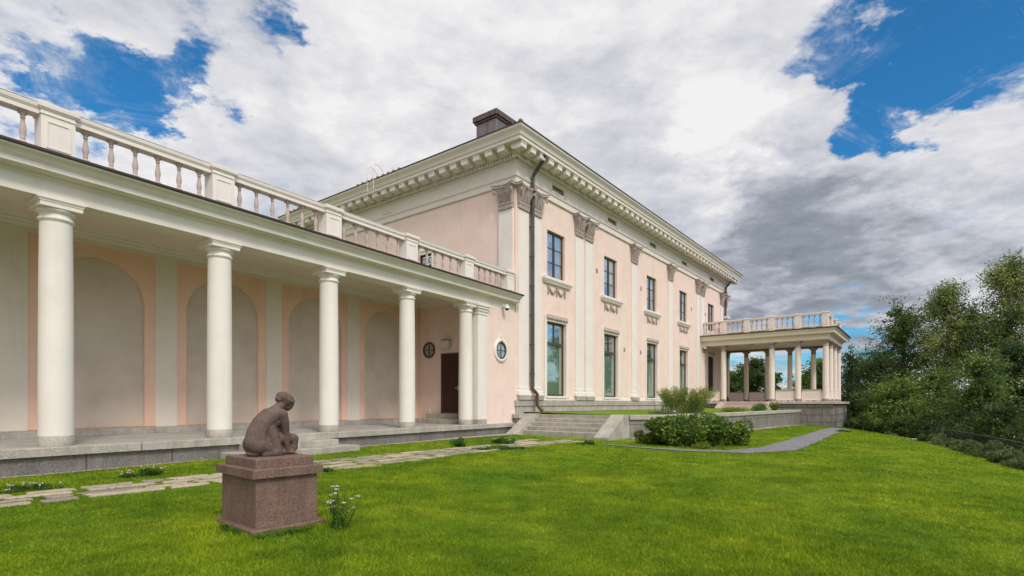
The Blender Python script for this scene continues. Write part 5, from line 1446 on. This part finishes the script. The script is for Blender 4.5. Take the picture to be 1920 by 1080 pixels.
rl = MB(); rl.tube([(x, y, -.38) for x, y in fpth], .022, 6); rl.tube([(x, y, -1.28) for x, y in fpth], .014, 5)
part('rail', rl, 'fence_metal', fc)
for x, y in fpth: part('post', MB().tube([(x, y, -2.0), (x, y, -.36)], .025, 6), 'fence_metal', fc)
wr = MB()
for (xa, ya), (xb_, yb_) in zip(fpth, fpth[1:]):
    ln = math.hypot(xb_ - xa, yb_ - ya); n_ = int(ln / .09)
    for k in range(n_): u = (k + .5) / n_; x, y = xa + (xb_ - xa) * u, ya + (yb_ - ya) * u; wr.tube([(x, y, -1.28), (x, y, -.38)], .0022, 3, cap=False)
    for j in range(6): wr.tube([(xa, ya, -1.2 + j * .14), (xb_, yb_, -1.2 + j * .14)], .002, 3, cap=False)
part('wire_mesh', wr, 'fence_metal', fc)
gt = thing('metal_gate', 'short pale metal gate rail at the right edge behind the junipers', 'gate', (15.6, 17.4, -1.9), math.atan2(-2.4, -1.3))
mb = MB().tube([(0, 0, 0), (0, 0, 1.13)], .03, 6).tube([(0, 0, 1.1), (2.6, 0, 1.1)], .02, 6).tube([(2.6, 0, 0), (2.6, 0, 1.13)], .03, 6)
part('gate_frame', mb, 'lead_sheet', gt)
mb = MB()
for k in range(24): mb.tube([(.1 + k * .104, 0, .1), (.1 + k * .104, 0, 1.1)], .007, 4)
part('gate_bars', mb, 'lead_sheet', gt)

# =================================================================== GRASS
def in_stone(x, y):
    m_ = np.zeros(len(x), bool)
    for cc, d, n_, hx, hy in occupied:
        dx, dy = x - cc.x, y - cc.y; m_ |= (np.abs(dx * d.x + dy * d.y) < hx * .93) & (np.abs(dx * n_.x + dy * n_.y) < hy * .88)
    return m_


def seg_d(x, y, pts):
    best = np.full(len(x), 1e9); 
    for (ax_, ay_), (bx_, by_) in zip(pts, pts[1:]):
        vx, vy = bx_ - ax_, by_ - ay_; u = np.clip(((x - ax_) * vx + (y - ay_) * vy) / (vx * vx + vy * vy), 0, 1)
        best = np.minimum(best, np.hypot(x - ax_ - u * vx, y - ay_ - u * vy))
    return best


def grass(n, seed):
    rg = np.random.default_rng(seed)
    # radial sampling about the viewing place: density falls off as 1/r^2
    th = rg.uniform(R(-62), R(62), n); r_ = np.exp(rg.uniform(np.log(3.0), np.log(46.0), n)); x = r_ * np.sin(th); y = r_ * np.cos(th)
    t = (x - A0.x) * Dd.x + (y - A0.y) * Dd.y; o = (x - A0.x) * Nd.x + (y - A0.y) * Nd.y
    f = (x - C0.x) * Fd.x + (y - C0.y) * Fd.y; p = (x - C0.x) * Pd.x + (y - C0.y) * Pd.y
    k = (o > np.where(t < 3, .58, np.where(t < 6.6, 1.40, .70 + np.clip((t - 10) / 5, 0, 1) * .4))) & (x < xb(y) + .1)
    k &= ~((f > -1.3) & (p > -3) & (p < 6.9)) & ~((f > .2) & (p < 7.3))
    gd_ = seg_d(x, y, gc); k &= (gd_ > .46) | ((y > 16.9) & (x < 4.2) & (gd_ > .25))
    pxy = (np.abs((x - pc.x) * XR.x + (y - pc.y) * XR.y) < .42) & (np.abs(-(x - pc.x) * XR.y + (y - pc.y) * XR.x) < .53); k &= ~pxy
    x, y, r_ = x[k], y[k], r_[k]; k = ~in_stone(x, y); x, y, r_ = x[k], y[k], r_[k]; m_ = len(x)
    z = G(x, y)
    h = (.017 + .020 * rg.random(m_)) * (1 + .30 * np.sin(x * 1.3 + 2 * np.sin(y * .9)) * np.cos(y * 1.1))
    pd = seg_d(x, y, pcl); h *= np.where(pd < .8, .62, 1) * (1 + .25 * (rg.random(m_) > .97))
    dpz = np.hypot(x - pc.x, y - pc.y); h *= 1 + .35 * np.clip(1 - (dpz - .55) / .35, 0, 1) * (rg.random(m_) > .35)
    w = .0032 * (1 + r_ / 4.2); h *= (1 + r_ / 60)
    a = rg.uniform(0, 2 * np.pi, m_); le = rg.normal(0, .5, m_) * h; b = rg.uniform(0, 2 * np.pi, m_)
    base = np.stack([x, y, z - .004], 1); sd = np.stack([np.cos(a), np.sin(a), np.zeros(m_)], 1) * w[:, None]
    ln = np.stack([np.cos(b) * le, np.sin(b) * le, h], 1)
    v = np.stack([base - sd, base + sd, base + ln], 1).reshape(-1, 3)
    return np_mesh('grass', v, np.arange(m_ * 3).reshape(-1, 3), 'grass_blade')


tag(link('grass', grass(800000, 3)), 'short bright green lawn grass between the colonnade, the path and the brow', 'grass', kind='stuff')
# little flower heads and fallen leaves strewn in the lawn
lf = []; rg = np.random.default_rng(77)
for cx_, cy_, s_, n_ in ((px(1350, 6.2) * 0 + .2, 6.6, .28, 14), (-6.6, 8.6, .8, 26), (-5.5, 9.5, .8, 14), (-1.6, 5.6, .5, 8), (1.5, 8, 2.5, 14)):
    for _ in range(n_): x, y = cx_ + rg.normal() * s_, cy_ + rg.normal() * s_ * .7; lf.append((x, y, g(x, y) + .05))
v, f = leaf_quads(np.array(lf), .028, .7, 0, rg); tag(link('fallen_leaves', np_mesh('fallen_leaves', v, f, 'dry_leaf')), 'small dry brown leaves scattered over the lawn', 'leaves', kind='stuff')
